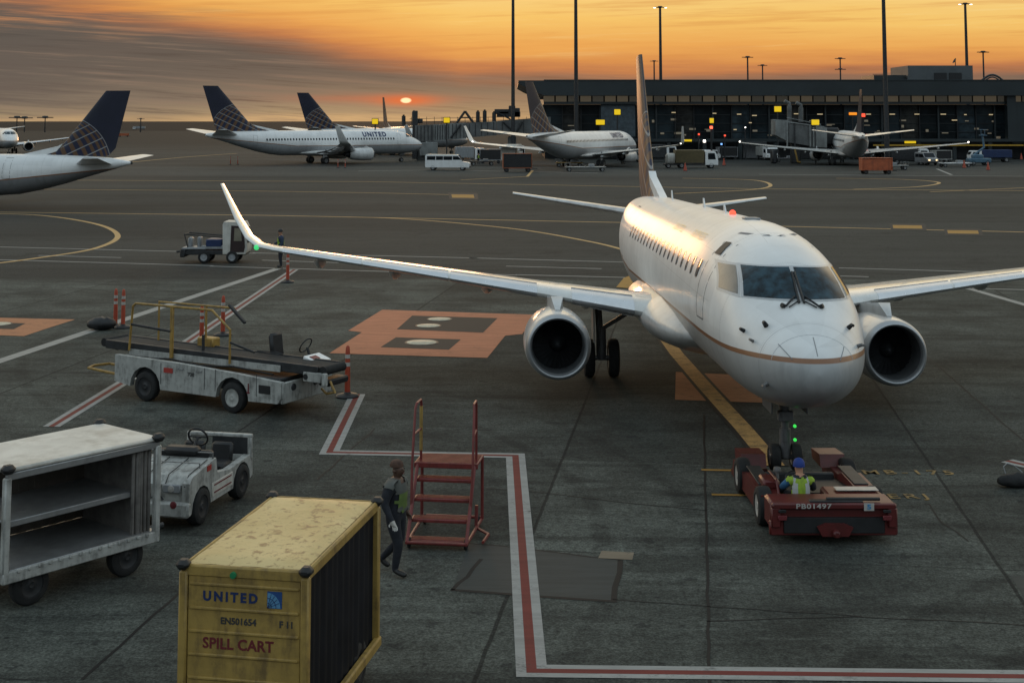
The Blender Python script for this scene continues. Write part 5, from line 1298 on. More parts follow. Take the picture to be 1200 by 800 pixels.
for i in range(nb):
    a = xl + (xr - xl) * i / nb; b_ = xl + (xr - xl) * (i + 1) / nb
    mb = MB(); mb.box(((a + b_) / 2, TY + 1.2, (z3 + z4) / 2), (b_ - a - .04, .08, z3 - z4)); pn = tp(mb, 'glass_bay', M_BAYS[(i * 7 + i // 3) % 4], smooth=False)
    mb = MB(); mb.box((a, TY + .9, (z3 + z4) / 2), (.30 if i % 3 == 0 else .16, .5, z3 - z4 - .02))
    for q in (.2, .45, .7): mb.box(((a + b_) / 2, TY + 1.05, z4 + (z3 - z4) * q), (b_ - a - .3, .12, .10))
    tp(mb, 'mullion_frame', M_TDARK if i % 3 else M_FASC, pn, smooth=False)
mb = MB(); mb.box(((xl + xr) / 2, TY + 20, z3 / 2), (xr - xl - .5, 36, z3 - .1)); tp(mb, 'inner_block', M_TDARK, smooth=False)
mb = MB(); mb.box(((xl + xr) / 2, TY - 1.0, z4 - .2), (xr - xl, 3.0, .5)); tp(mb, 'first_floor_slab', M_FASC, smooth=False)
for i in range(16):
    a = xl + (xr - xl) * (i + .5) / 16
    mb = MB(); mb.box((a, TY - 1.8, z4 / 2 - .2), (.7, .7, z4 - .4), .05); tp(mb, 'ground_column', M_FASC)
for i in range(15):
    a = xl + (xr - xl) * (i + 1) / 16
    mb = MB(); mb.box((a, TY + 1.4, 1.9), (4.4, .2, 3.6), .02)
    tp(mb, 'service_door', [M_TDARK, M_FASC, GREYP][i % 3] if i % 5 == 0 else M_TDARK, smooth=False)
mb = MB(); mb.box((xt(724), TY - .2, (zt(121.5) + zt(160)) / 2), (xt(745) - xt(705), .8, zt(121.5) - zt(160))); tp(mb, 'blue_grey_panel', M_TBLUE, smooth=False)
mb = MB(); mb.box((xt(1105), TY - 2.7, zt(170)), (xt(1192) - xt(1018), .2, .28)); tp(mb, 'yellow_rail', mat('terminal_yellow_rail', (.42, .24, .02), .5), smooth=False)
mb = MB(); mb.box((xt(1061), TY - 2.7, zt(166.5)), (2.0, .25, .4)); mb.box((xt(803), TY - 2.7, zt(164.5)), (1.6, .25, .35)); tp(mb, 'yellow_sign_board', M_SIGN, smooth=False)
mb = MB(); mb.box((xt(1181), TY - 1.4, zt(130)), (1.6, 1.6, zt(95) - zt(165))); mb.box((xt(1191), TY - 1.2, (zt(121) + zt(168)) / 2), (3.0, 1.4, zt(121) - zt(168))); tp(mb, 'service_shaft', M_FASC, smooth=False)
rnd = random.Random(5)
for u, v in ((867, 134), (885, 135.5), (1019, 134), (1047, 134), (1076, 134), (1107, 134), (1133, 134.5), (1163, 134.5), (962, 134), (934, 133.5), (1120, 141), (880, 144), (838, 133), (862, 152), (790, 132)):
    mb = MB(); mb.box((xt(u), TY + .7, zt(v)), (rnd.uniform(.4, 1.0), .2, .16)); tp(mb, 'ceiling_lamp', M_CEIL, smooth=False)
for i in range(44):       # dim glimpses of lit rooms inside
    u, v = rnd.uniform(645, 1180), rnd.choice((141, 147, 152, 157, 160)) + rnd.uniform(-1.5, 1.5)
    mb = MB(); mb.box((xt(u), TY + 1.0, zt(v)), (rnd.uniform(.3, 1.4), .1, rnd.uniform(.12, .5))); tp(mb, 'lit_fitting', emat('faint_room_light', (.5, .42, .30), .13), smooth=False)
# rooftop plant
mb = MB(); mb.box((xt(1096, TY + 12), TY + 14, zt(88, TY + 12)), (xt(1133, TY + 12) - xt(1058, TY + 12), 12, (zt(77, TY + 12) - zt(97, TY + 12)))); ph = tp(mb, 'penthouse', mat('penthouse_cladding', (.085, .095, .10), .6, var=.15, scale=.4), smooth=False)
for u in (1103.5, 1121):
    mb = MB(); mb.box((xt(u, TY + 8), TY + 7.9, zt(90.5, TY + 8)), (2.3, .2, 1.6)); tp(mb, 'louvre_panel', BLACK, ph, smooth=False)
mb = MB(); mb.box((xt(1039, TY + 12), TY + 14, zt(92.5, TY + 12)), (xt(1058, TY + 12) - xt(1021, TY + 12), 10, 1.2)); mb.box((xt(1025, TY + 12), TY + 9, zt(88, TY + 12)), (2.0, .1, .1)); tp(mb, 'low_roof_block', M_FASC, smooth=False)
mb = MB(); c_ = AT(1119.5, 72, TY + 12); mb.cyl(c_ + V((0, 0, -1.3)), c_, .08, 6); mb.lathe([(0, 0), (.3, .05), (.55, .2), (.58, .24), (.3, .1), (0, .06)], n=14, M=Matrix.Translation(c_) @ Matrix.Rotation(R(-60), 4, 'Y')); tp(mb, 'satellite_dish', M_TDARK)
mb = MB(); mb.tube([AT(1150 + 26 * q, 95 - 7 * sin(pi * q), TY + 20) for q in [i / 12 for i in range(13)]], .22, 6); mb.tube([AT(1154 + 18 * q, 95 - 4.5 * sin(pi * q), TY + 22) for q in [i / 8 for i in range(9)]], .15, 6); tp(mb, 'roof_arch', M_FASC)

# lit signs
def sign(name, label, u, v, w_, h_, Y, m, post=True, grp=None, cat='sign'):
    p = AT(u, v, Y); t = thing(name, label, cat, (p.x, p.y, 0 if post else p.z), 0, grp); zz = p.z if post else 0
    w_ *= .85; h_ *= .85
    mb = MB(); mb.box((0, 0, zz), (w_, .35, h_), .05); mb.obj('lit_panel', m, t)
    mb = MB(); mb.box((0, .22, zz), (w_ + .2, .1, h_ + .2), .03); mb.obj('housing', BLACK, t)
    if post: mb = MB(); mb.cyl((0, .3, 0), (0, .3, zz), .12, 8); mb.obj('post', DARK, t)
    else: mb = MB(); mb.box((0, .5, h_ * .3), (.15, .6, .15), .02); mb.obj('bracket', DARK, t)
    return t
sign('gate_sign', 'wide yellow gate sign low on the terminal behind the middle airliner roof', 703.5, 143.5, 1.75, 1.0, 236, M_SIGN)
sign('gate_sign', 'yellow gate sign high beside the grey panel left of the big tail fin', 723.5, 131.5, 1.25, 1.1, 238, M_SIGN)
sign('gate_sign', 'small yellow gate sign above the red signal lamp', 834, 141.5, .8, 1.0, 240, M_SIGN)
sign('gate_sign', 'large yellow gate sign above the right jet bridge head', 911.5, 128, 1.35, 1.1, 236, M_SIGN)
sign('gate_sign', 'yellow gate sign over the middle of the right jet bridge', 955.5, 143.5, 1.4, 1.0, 222, M_SIGN)
sign('gate_sign', 'round cornered yellow sign over the left jet bridge roof', 523.5, 141, 1.2, 1.0, 236, M_SIGN)
sign('gate_sign', 'yellow sign over the roof of the side view airliner', 439.5, 142.5, 1.3, 1.15, 262, M_SIGN)
sign('docking_display', 'amber lit display high on the terminal behind the right airliner', 999.5, 133.5, 1.6, .55, 243, M_AMBER, cat='display')
sign('docking_display', 'small red lit display beside the amber display', 1011.5, 135.2, .8, .7, 243, M_REDL, cat='display')
sign('signal_lamp', 'red signal lamp under the small yellow gate sign', 833.5, 149.5, .55, .55, 238, emat('bright_red_lamp', (1, .10, .05), 3), cat='signal lamp')
for (u, v, m_, lab, sz) in ((825.5, 165.5, LAMPW, 'bright white flood lamp low in front of the terminal, right of the tail fin', .5), (845.5, 169, emat('blue_stand_lamp', (.2, .45, 1), 1.6), 'small blue lamp low in front of the terminal', .35), (819, 157.5, M_REDL, 'dim red lamp left of the red signal lamp', .35), (849.5, 159, M_REDL, 'dim red lamp right of the red signal lamp', .35), (873.5, 149.5, LAMPW, 'tiny white lamp in the dark terminal bay left of the right jet bridge', .22)):
    sign('stand_lamp', lab, u, v, sz, sz, 246, m_, cat='lamp')

# ------------------------------------------------------------------ jet bridges
M_JB = mat('jet_bridge_grey_panel', (.12, .125, .125), .55, var=.25, scale=.35, dirt=(GRIME, .6, .5))
M_JB2 = mat('jet_bridge_pale_panel', (.21, .22, .215), .55, var=.2, scale=.35, dirt=(GRIME, .5, .5))
JY = 244.0
jb = thing('jet_bridge', 'long dark grey jet bridge with struts and roof gear left of the terminal', 'jet bridge', (xt(560, JY), JY, 0)); jo = V((xt(560, JY), JY, 0))
def jp(mb, nm, m, par=None, o=None, **kw):
    mb.v = [p - (o or jo) for p in mb.v]; return mb.obj(nm, m, par or jb, **kw)
def tun(mb, u0, v0, u1, v1, vb0, vb1, Y, d=3.4):
    """tunnel section between two picture columns"""
    a, b_ = AT(u0, v0, Y), AT(u1, v1, Y); c, e = AT(u0, vb0, Y), AT(u1, vb1, Y)
    mb.prism([(a.x, a.z), (b_.x, b_.z), (e.x, e.z), (c.x, c.z)], Y - d / 2, Y + d / 2)
for u0, u1, v0, v1, b0, b1, m_ in ((487, 508, 147, 146, 166, 165.5, M_JB), (508.5, 523, 146, 145.5, 165, 164.5, M_JB2), (523.5, 546, 145, 144, 164, 162.5, M_JB2), (546.5, 582, 144.5, 142, 161.5, 158.5, M_JB), (582.5, 645, 142, 137, 158, 155, M_JB)):
    mb = MB(); tun(mb, u0, v0, u1, v1, b0, b1, JY); sec_ = jp(mb, 'tunnel_section', m_, smooth=False)
    mb = MB()
    for q in range(5):
        uu = u0 + (u1 - u0) * (q + .5) / 5; a = AT(uu, v0 + (v1 - v0) * (q + .5) / 5 + 1, JY - 1.75); c = AT(uu, b0 + (b1 - b0) * (q + .5) / 5 - 1, JY - 1.75)
        mb.box(((a.x + c.x) / 2, JY - 1.74, (a.z + c.z) / 2), (.12, .10, a.z - c.z))
    jp(mb, 'panel_rib', DARK, sec_, smooth=False)
mb = MB(); a = AT(490, 166, JY); mb.box((a.x + .6, JY, a.z / 2), (1.6, 1.6, a.z), .1); jp(mb, 'support_column', M_JB)
mb = MB(); a = AT(486, 140, JY - 2); mb.box((a.x, JY - 1, 4.5), (.9, 1.0, 8.5), .08); jp(mb, 'lift_column', DARK)
mb = MB(); a = AT(503, 170, JY); mb.box((a.x, JY - 1.6, 2.0), (3.2, .8, 2.4), .1); jp(mb, 'service_cabinet', M_JB2)
mb = MB(); a = AT(600, 160, JY); mb.box((a.x, JY, a.z / 2), (1.5, 1.5, a.z), .1); jp(mb, 'support_column', M_JB)
mb = MB()      # roof gear: rails, A-frame, masts, boxes
def bar(u0, v0, u1, v1, r, Y=JY - 1): mb.tube([AT(u0, v0, Y), AT(u1, v1, Y)], r, 6)
bar(480, 143, 640, 140, .05); bar(480, 139.5, 600, 137, .04)
for u in range(482, 640, 9): bar(u, 137, u, 146, .04)
mb2 = mb; jp(mb, 'roof_railing', DARK)
mb = MB(); bar(534, 146, 545, 130.5, .22); bar(545, 130.5, 556, 146, .22); bar(540, 138, 551, 138, .12); jp(mb, 'a_frame', DARK)
mb = MB()
for u, v0 in ((485, 131), (473, 136), (560, 131), (568, 130), (579, 132)): bar(u, v0, u, 147, .35); bar(u, v0 - 1.5, u, v0 + 1, .18)
jp(mb, 'roof_post', DARK)
mb = MB()
for u, v, w_, h_ in ((596, 134, 4.2, 1.0), (588, 131, 2.6, .9), (600, 128, 1.2, 1.2), (606, 132, 1.0, 1.6), (490, 142, 1.6, .8)):
    p = AT(u, v, JY); mb.box(p, (w_, 1.6, h_), .1)
bar(583, 132, 598, 140, .12); bar(592, 134, 603, 146, .12); jp(mb, 'roof_plant', DARK)
mb = MB(); bar(590, 143, 604, 157, .18, JY - 2); bar(604, 157, 612, 143, .18, JY - 2); bar(540, 146, 528, 162, .16, JY - 2); jp(mb, 'diagonal_strut', DARK)

JR = 226.0; jb2 = thing('jet_bridge', 'pale grey jet bridge with upright tanks at the airliner seen from behind', 'jet bridge', (xt(935, JR), JR, 0)); jo2 = V((xt(935, JR), JR, 0))
kw2 = dict(par=jb2, o=jo2)
mb = MB(); tun(mb, 906, 140, 921, 141, 158, 166, JR, 4); jp(mb, 'tunnel_head', M_JB2, smooth=False, **kw2)
mb = MB(); tun(mb, 922, 142, 949, 147, 167, 171, JR, 3.4); jp(mb, 'tunnel_section', M_JB, smooth=False, **kw2)
mb = MB(); tun(mb, 949.5, 149.5, 966, 149.5, 172, 173, JR, 3.8); jp(mb, 'tunnel_section', M_JB2, smooth=False, **kw2)
for u in (922, 931, 949, 957):
    mb = MB(); a = AT(u, 143 + (u - 922) * .15, JR - 2); b_ = AT(u, 172, JR - 2); mb.box((a.x, JR - 2.05, (a.z + b_.z) / 2), (.22, .2, a.z - b_.z)); jp(mb, 'panel_rib', M_JB2 if u != 931 else DARK, smooth=False, **kw2)
for u, v in ((925, 124), (938.5, 126)):
    mb = MB(); a = AT(u, v, JR + 2); b_ = AT(u, 143, JR + 2); mb.cyl(a, b_, .40, 12); mb.tube([a, a + V((0, 0, .4)), a + V((-.8, 0, .8))], .3, 8); jp(mb, 'upright_duct', M_JB, **kw2)
mb = MB(); bar(906, 141, 966, 149, .10, JR - 1.8); bar(922, 138, 962, 146, .06, JR - 1.8); jp(mb, 'roof_railing', M_JB2, **kw2)
mb = MB(); a = AT(932, 172, JR); mb.box((a.x, JR, 1.7), (1.5, 1.5, 3.4), .1); jp(mb, 'drive_column', DARK, **kw2)
mb = MB(); mb.box((a.x - 3.6, JR, 1.1), (.8, 2.2, 2.2), .2); jp(mb, 'wheel_bogie', DARK, **kw2)
mb = MB(); bar(931, 173, 935, 190, .14, JR - 3); bar(935, 190, 938, 190, .14, JR - 3); jp(mb, 'yellow_stair_rail', YRAIL, **kw2)
mb = MB(); a = AT(971, 160, JR + 2); mb.box((a.x, JR + 2, a.z), (3.0, 3.0, 3.0), .3); jp(mb, 'cab_bellows', BLACK, **kw2)

# ------------------------------------------------------------------ light masts
def mast(label, u, vtop, Y, r, head, lit=False, name='light_mast', grp='light masts around the terminal'):
    p = AT(u, vtop, Y); t = thing(name, label, 'light mast', (p.x, Y, 0), 0, grp)
    mb = MB(); mb.tube([(0, 0, 0), (0, 0, p.z * .5), (0, 0, p.z)], [r * 1.25, r, r * .75], 10); mb.obj('pole', DARK, t)
    if head:
        mb = MB(); s_ = head
        mb.lathe([(0, .35 * s_), (.5 * s_, .30 * s_), (.62 * s_, .05 * s_), (.5 * s_, -.1 * s_), (0, -.15 * s_)], (0, 0, p.z), 'z', 12)
        for a in range(4): mb.box((s_ * 1.0 * cos(a * pi / 2 + .2), s_ * .8 * sin(a * pi / 2 + .2), p.z + .02 * s_), (s_ * .8, s_ * .5, s_ * .16), .03)
        hd_ = mb.obj('lamp_head', DARK, t)
        if lit:
            for s__ in (-1, 1):
                mb = MB(); mb.box((s__ * s_ * 1.35, -.2, p.z - .12 * s_), (s_ * .55, s_ * .5, s_ * .16), .04); mb.obj('lit_lamp', emat('mast_flood_lamp', (1, .97, .9), 2.5), hd_)
    return t
mast('tall bare dark pole rising from the left jet bridge, left of the terminal', 601.2, -45, 240, .30, 2)
mast('tall bare dark pole in front of the terminal, left of the big tail fin', 674.5, -48, 238, .33, 2)
mast('tall dark pole in front of the terminal just left of the rooftop block', 1034, -52, 226, .36, 2)
mast('tall mast with lit lamps behind the terminal above the big tail fin', 773.5, 9, 330, .38, 1.0, True)
mast('tall mast with lit lamps behind the rooftop block at the right', 1131, 5, 330, .40, 1.0, True)
mast('short lamp post just left of the lit mast, behind the roof', 766.5, 72, 340, .22, .75)
mast('lamp post with flat head, taller of the pair in the middle of the roof line', 876, 67.5, 330, .24, 1.0)
mast('lamp post with flat head, shorter of the pair in the middle of the roof line', 893.5, 77, 340, .22, .9)
mm = mast('lamp post with two stacked flat heads above the roof line', 984.5, 69, 330, .22, .95)
mb = MB(); zz = AT(984.5, 81.5, 330).z; mb.lathe([(0, .3), (.5, .25), (.6, 0), (0, -.15)], (0, 0, zz), 'z', 12); mb.box((0, 0, zz), (2.6, .5, .18), .03); mb.obj('lamp_head', DARK, mm)
mast('lamp post with flat head right of the rooftop block', 1152, 61.5, 320, .24, 1.05)
for u, v, lab in ((20, 138, 'leftmost of four tiny masts on the far shore at the left'), (29, 138.5, 'second of four tiny masts on the far shore from the left'), (53, 138, 'third of four tiny masts on the far shore, with a wide head'), (165, 139.5, 'tiny mast on the far shore right of the dark tail')):
    mast(lab, u, v, 800, .35, 3.2 if u != 165 else 1.5, name='shore_mast', grp='tiny masts on the far shore')

# ------------------------------------------------------------------ vehicles and equipment by the terminal
def gpx(u, v): g = G(u, v); return (g.x, g.y, 0)
def box_vehicle(name, cat, label, u, v, rz, Lh, Wd, Ht, m, kind='van', grp=None):
    t = thing(name, label, cat, gpx(u, v), rz, grp); h = Lh / 2; y = Wd / 2; wr_ = .36
    if kind == 'van':
        mb = MB(); mb.prism([(-h, .42), (h, .42), (h, .95), (h - .25, 1.12), (h - .95, 1.22), (h - 1.65, Ht - .05), (-h + .15, Ht), (-h, Ht - .2)], -y, y); bd = mb.obj('body', m, t)
        for s_ in (1, -1):
            for a, b_ in ((-h + .25, -h + 1.45), (-h + 1.55, -h + 2.55), (-h + 2.62, h - 2.45)):
                mb = MB(); mb.box(((a + b_) / 2, s_ * y, Ht - .52), (b_ - a, .03, .52), .0); mb.obj('window', GLASS, bd)
            mb = MB(); mb.prism([(h - 2.35, Ht - .76), (h - 1.15, Ht - .76), (h - 1.62, Ht - .26), (h - 2.35, Ht - .26)], s_ * (y + .012), s_ * (y - .01)); mb.obj('window', GLASS, bd)
            mb = MB(); mb.box((h, s_ * (y - .3), .82), (.06, .3, .2), .02); mb.obj('headlamp', REFL, bd)
        mb = MB(); mb.quad((h - 1.0, -y + .12, 1.27), (h - 1.0, y - .12, 1.27), (h - 1.62, y - .12, Ht - .10), (h - 1.62, -y + .12, Ht - .10)); mb.v = [p + V((.03, 0, .02)) for p in mb.v]; mb.obj('windscreen', GLASS, bd, fix=False)
        mb = MB(); mb.box((h, 0, .5), (.16, Wd, .22), .04); mb.box((-h, 0, .5), (.16, Wd, .22), .04); mb.obj('bumper', DARK, bd)
        wheels(t, [(h - 1.0, y - .12), (h - 1.0, -y + .12), (-h + 1.1, y - .12), (-h + 1.1, -y + .12)], wr_, .24, STEEL)
    elif kind == 'truck':
        mb = MB(); mb.prism([(h - 1.9, .5), (h, .5), (h, 1.2), (h - .3, Ht * .86), (h - .5, Ht * .92), (h - 1.9, Ht * .92)], -y, y); cb = mb.obj('cab', WHITE, t)
        for s_ in (1, -1):
            mb = MB(); mb.prism([(h - 1.5, 1.3), (h - .35, 1.3), (h - .5, Ht * .82), (h - 1.5, Ht * .82)], s_ * (y + .015), s_ * (y - .01)); mb.obj('window', GLASS, cb)
            mb = MB(); mb.box((h + .01, s_ * (y - .25), .8), (.06, .26, .2), .02); mb.obj('headlamp', REFL, cb)
        mb = MB(); mb.quad((h - .02, -y + .15, 1.25), (h - .02, y - .15, 1.25), (h - .31, y - .15, Ht * .84), (h - .31, -y + .15, Ht * .84)); mb.v = [p + V((.03, 0, 0)) for p in mb.v]; mb.obj('windscreen', GLASS, cb, fix=False)
        mb = MB(); mb.box((-1.0, 0, .55), (Lh - 2.1, Wd * .8, .2), .03); mb.obj('chassis', DARK, t)
        mb = MB(); mb.box((-.98, 0, .75 + (Ht - .75) / 2), (Lh - 2.1, Wd, Ht - .8), .05); mb.obj('cargo_body', m, t)
        wheels(t, [(h - 1.0, y - .14), (h - 1.0, -y + .14), (-h + 1.0, y - .14), (-h + 1.0, -y + .14)], .42, .28, STEEL)
    elif kind == 'cart':
        mb = MB(); mb.box((0, 0, .55), (Lh, Wd, .14), .03)
        mb.box((-h + .05, 0, .6 + (Ht - .6) / 2), (.1, Wd, Ht - .6), .02); mb.box((h - .05, 0, .6 + (Ht - .6) / 2), (.1, Wd, Ht - .6), .02); mb.obj('frame', m, t)
        mb = MB(); mb.box((0, 0, .62 + (Ht - .7) / 2), (Lh - .22, Wd - .1, Ht - .72), .03); mb.obj('curtain', BLACK if m is not OCHRE else OCHRE, t)
        mb = MB(); mb.box((0, 0, Ht), (Lh + .05, Wd + .05, .07), .02); mb.obj('roof', m, t)
        mb = MB(); mb.tube([(h, 0, .5), (h + .8, 0, .4)], .05, 6); mb.obj('drawbar', DARK, t)
        wheels(t, [(h - .5, y - .1), (h - .5, -y + .1), (-h + .5, y - .1), (-h + .5, -y + .1)], .3, .2, DARK)
    elif kind == 'dolly':
        mb = MB(); mb.box((0, 0, .62), (Lh, Wd, .12), .03); mb.obj('deck', m, t)
        for x in (-h + .2, 0, h - .2): mb = MB(); mb.box((x, 0, .72), (.1, Wd, .12), .02); mb.obj('roller', STEEL, t)
        for s_ in (1, -1):
            mb = MB(); mb.tube([(-h, s_ * y, .7), (-h, s_ * y, 1.15), (-h + .7, s_ * y, 1.15), (-h + .7, s_ * y, .7)], .04, 6); mb.obj('side_rail', STEEL, t)
        mb = MB(); mb.box((h * .3, 0, .86), (.8, Wd * .6, .35), .05); mb.obj('motor_box', GREYP, t)
        mb = MB(); mb.tube([(h, 0, .55), (h + 1.0, 0, .45)], .05, 6); mb.obj('drawbar', DARK, t)
        wheels(t, [(h - .5, y - .1), (h - .5, -y + .1), (-h + .5, y - .1), (-h + .5, -y + .1)], .3, .2, STEEL)
    return t
BG = 'ground vehicles by the terminal'
box_vehicle('passenger_van', 'van', 'white passenger van with dark side windows on the far apron road', 525, 199.5, R(-4), 6.3, 2.0, 2.25, WHITE, 'van')
box_vehicle('baggage_cart', 'baggage cart', 'dark box cart with orange frame under the far wing, right of the white van', 606, 201.5, R(4), 4.0, 1.8, 2.5, mat('rust_orange_frame', (.26, .075, .03), .6, var=.2), 'cart', BG)
box_vehicle('service_truck', 'truck', 'white service truck behind the dark orange framed cart', 601, 193.5, R(75), 6.0, 2.4, 3.3, CREAM, 'truck', BG)
box_vehicle('baggage_cart', 'baggage cart', 'dark baggage cart between the white van and the orange framed cart', 575, 191.5, R(0), 3.6, 1.7, 2.3, GREYP, 'cart', BG)
box_vehicle('service_truck', 'truck', 'small white truck directly behind the white van', 551, 190, R(8), 5.2, 2.2, 2.6, GREYP, 'truck', BG)
box_vehicle('flat_dolly', 'dolly', 'flat steel dolly in front of the middle airliner belly', 686, 201, R(2), 5.6, 1.7, 1, WORN, 'dolly', BG)
box_vehicle('flat_dolly', 'dolly', 'flat dolly behind the other dolly under the middle airliner engine', 667, 195.5, R(0), 4.2, 1.7, 1, YRAIL, 'dolly', BG)
box_vehicle('service_truck', 'truck', 'white cab truck with yellow body right of the big tail fin', 815, 197, R(2), 6.4, 2.3, 2.7, mat('dull_yellow_body', (.10, .075, .03), .6), 'truck', BG)
lt = thing('lavatory_trailer', 'white drum trailer behind the yellow bodied truck', 'trailer', gpx(790, 197), 0, BG)
mb = MB(); mb.lathe([(0, -1.3), (.6, -1.25), (.85, -1.0), (.85, 1.0), (.6, 1.25), (0, 1.3)], (0, 0, 1.35), 'x', 16); mb.obj('drum', CREAM, lt)
mb = MB(); mb.box((0, 0, .55), (3.2, 1.5, .2), .03); mb.tube([(1.6, 0, .5), (2.4, 0, .5)], .06, 6); mb.obj('chassis', DARK, lt); wheels(lt, [(.9, -.7), (.9, .7), (-.9, -.7), (-.9, .7)], .36, .22, STEEL)
box_vehicle('passenger_van', 'van', 'small white van at the foot of the terminal right of the yellow bodied truck', 833, 188, R(60), 4.6, 1.9, 1.9, WHITE, 'van', BG)
box_vehicle('service_truck', 'truck', 'white truck front under the head of the right jet bridge', 899, 187.5, R(-80), 5.6, 2.3, 2.4, WORN, 'truck', BG)
box_vehicle('box_cart', 'cart', 'orange box cart standing behind the airliner seen from behind', 1026.5, 204, R(0), 4.0, 1.8, 2.1, OCHRE, 'cart', BG)
box_vehicle('flat_dolly', 'dolly', 'low white dolly hitched to the orange box cart', 1051, 199, R(180), 3.0, 1.5, 1, WORN, 'dolly', BG)
box_vehicle('service_truck', 'truck', 'white truck with dark body under the right wing of the rear view airliner', 1067, 192.5, R(-14), 6.2, 2.3, 2.7, DARK, 'truck', BG)
v_ = box_vehicle('passenger_van', 'van', 'small van with lit headlamps facing the camera by the terminal', 1086, 193.5, R(-82), 4.6, 1.9, 2.0, GREYP, 'van', BG)
for s_ in (1, -1):
    mb = MB(); mb.box((2.36, s_ * .62, .85), (.05, .34, .24), .03); mb.obj('lit_headlamp', emat('van_headlamp', (1, .75, .42), 1.6), v_)
box_vehicle('flat_dolly', 'dolly', 'white loader dolly with raised rails near two cones at the right', 1119, 196, R(4), 4.6, 1.8, 1, WHITE, 'dolly', BG)
box_vehicle('service_truck', 'truck', 'blue truck parked at the foot of the terminal at the right', 1160, 190, R(176), 7.0, 2.3, 2.1, BLUE, 'truck', BG)
bt2 = thing('boom_lift', 'blue boom lift with raised arm beside the blue truck', 'boom lift', gpx(1147, 194), 0, BG)
M_SKYB = mat('boom_blue_paint', (.07, .14, .20), .5)
mb = MB(); mb.box((0, 0, .8), (3.4, 1.9, .7), .1); mb.box((-.2, 0, 1.4), (1.6, 1.4, .7), .15); mb.obj('chassis', M_SKYB, bt2)
mb = MB(); mb.tube([(-.8, 0, 1.6), (.9, 0, 2.8), (.7, 0, 4.9)], .17, 8); mb.obj('boom_arm', M_SKYB, bt2)
mb = MB(); mb.box((.8, 0, 4.7), (1.0, 1.2, .1), .02); mb.tube([(.3, -.6, 5.6), (1.3, -.6, 5.6), (1.3, .6, 5.6), (.3, .6, 5.6)], .04, 6, close=True); mb.tube([(.3, -.6, 4.7), (.3, -.6, 5.6)], .04, 6); mb.tube([(1.3, .6, 4.7), (1.3, .6, 5.6)], .04, 6); mb.obj('basket', M_SKYB, bt2); wheels(bt2, [(1.1, -.8), (1.1, .8), (-1.1, -.8), (-1.1, .8)], .42, .3, STEEL)
box_vehicle('baggage_cart', 'baggage cart', 'tiny orange cart far out on the left apron behind the dark globe tail', 145, 160.5, R(20), 4.0, 1.8, 1.5, OCHRE, 'cart')
box_vehicle('service_truck', 'truck', 'long pale vehicle low on the far left apron', 163, 152, R(180), 9.0, 2.4, 2.4, GREYP, 'truck')

for args in (('baggage_cart', 'baggage cart', 'grey baggage cart at the terminal foot just right of the red signal lamp', 852, 187, R(12), 3.6, 1.7, 2.2, GREYP, 'cart', BG),
             ('flat_dolly', 'dolly', 'empty dolly in the shade below the right jet bridge column', 921, 190, R(5), 4.0, 1.7, 1, STEEL, 'dolly', BG),
             ('baggage_cart', 'baggage cart', 'dark cart beside the engine of the rear view airliner, under its left wing', 945, 188.5, R(-8), 3.4, 1.7, 2.1, DARK, 'cart', BG),
             ('passenger_van', 'van', 'low grey van parked under the nose of the middle airliner', 742, 190, R(15), 4.4, 1.9, 1.9, GREYP, 'van', BG),
             ('baggage_cart', 'baggage cart', 'pale cart between the lit van and the white loader dolly', 1103, 190.5, R(20), 3.2, 1.7, 2.0, WORN, 'cart', BG),
             ('flat_dolly', 'dolly', 'dark dolly right behind the white passenger van', 565, 194, R(6), 3.8, 1.6, 1, DARK, 'dolly', BG),
             ('service_truck', 'truck', 'dark high lift truck in the shade left of the drum trailer', 772, 190, R(10), 6.0, 2.3, 3.0, DARK, 'truck', BG)):
    box_vehicle(*args)
# cones
def cone(label, loc):
    t = thing('traffic_cone', label, 'cone', loc, 0, 'traffic cones by the terminal')
    mb = MB(); mb.box((0, 0, .03), (.6, .6, .06), .02); mb.obj('base', BLACK, t)
    mb = MB(); mb.lathe([(.26, .06), (.05, 1.15), (0, 1.16)], n=14); cn = mb.obj('cone_body', ORANGE, t)
    mb = MB(); mb.lathe([(.180, .45), (.135, .65)], n=14); mb.obj('reflective_band', REFL, cn); return t
k0 = cone('orange cone right of the others, alone on the far apron near the right edge', gpx(1158, 199.5))
dup(k0, gpx(1130, 197), 0, 'orange cone beside the white loader dolly at the right')
dup(k0, gpx(803, 200.5), 0, 'orange cone in front of the drum trailer')
dup(k0, gpx(848.5, 194), 0, 'orange cone alone on the apron right of the yellow bodied truck')
dup(k0, gpx(1197, 187), 0, 'orange cone at the foot of the terminal at the right edge')
for u, v, lab in ((270, 193), (278.5, 193), (396, 196.5), (405, 196.5)) and ((270, 193, 'orange post under the tail of the side view airliner, left one'), (278.5, 193, 'orange post under the tail of the side view airliner, right one'), (396, 197, 'orange post under the winglet of the side view airliner, left one'), (404.5, 197, 'orange post under the winglet of the side view airliner, right one')):
    dup(d0, gpx(u, v), 0, lab)

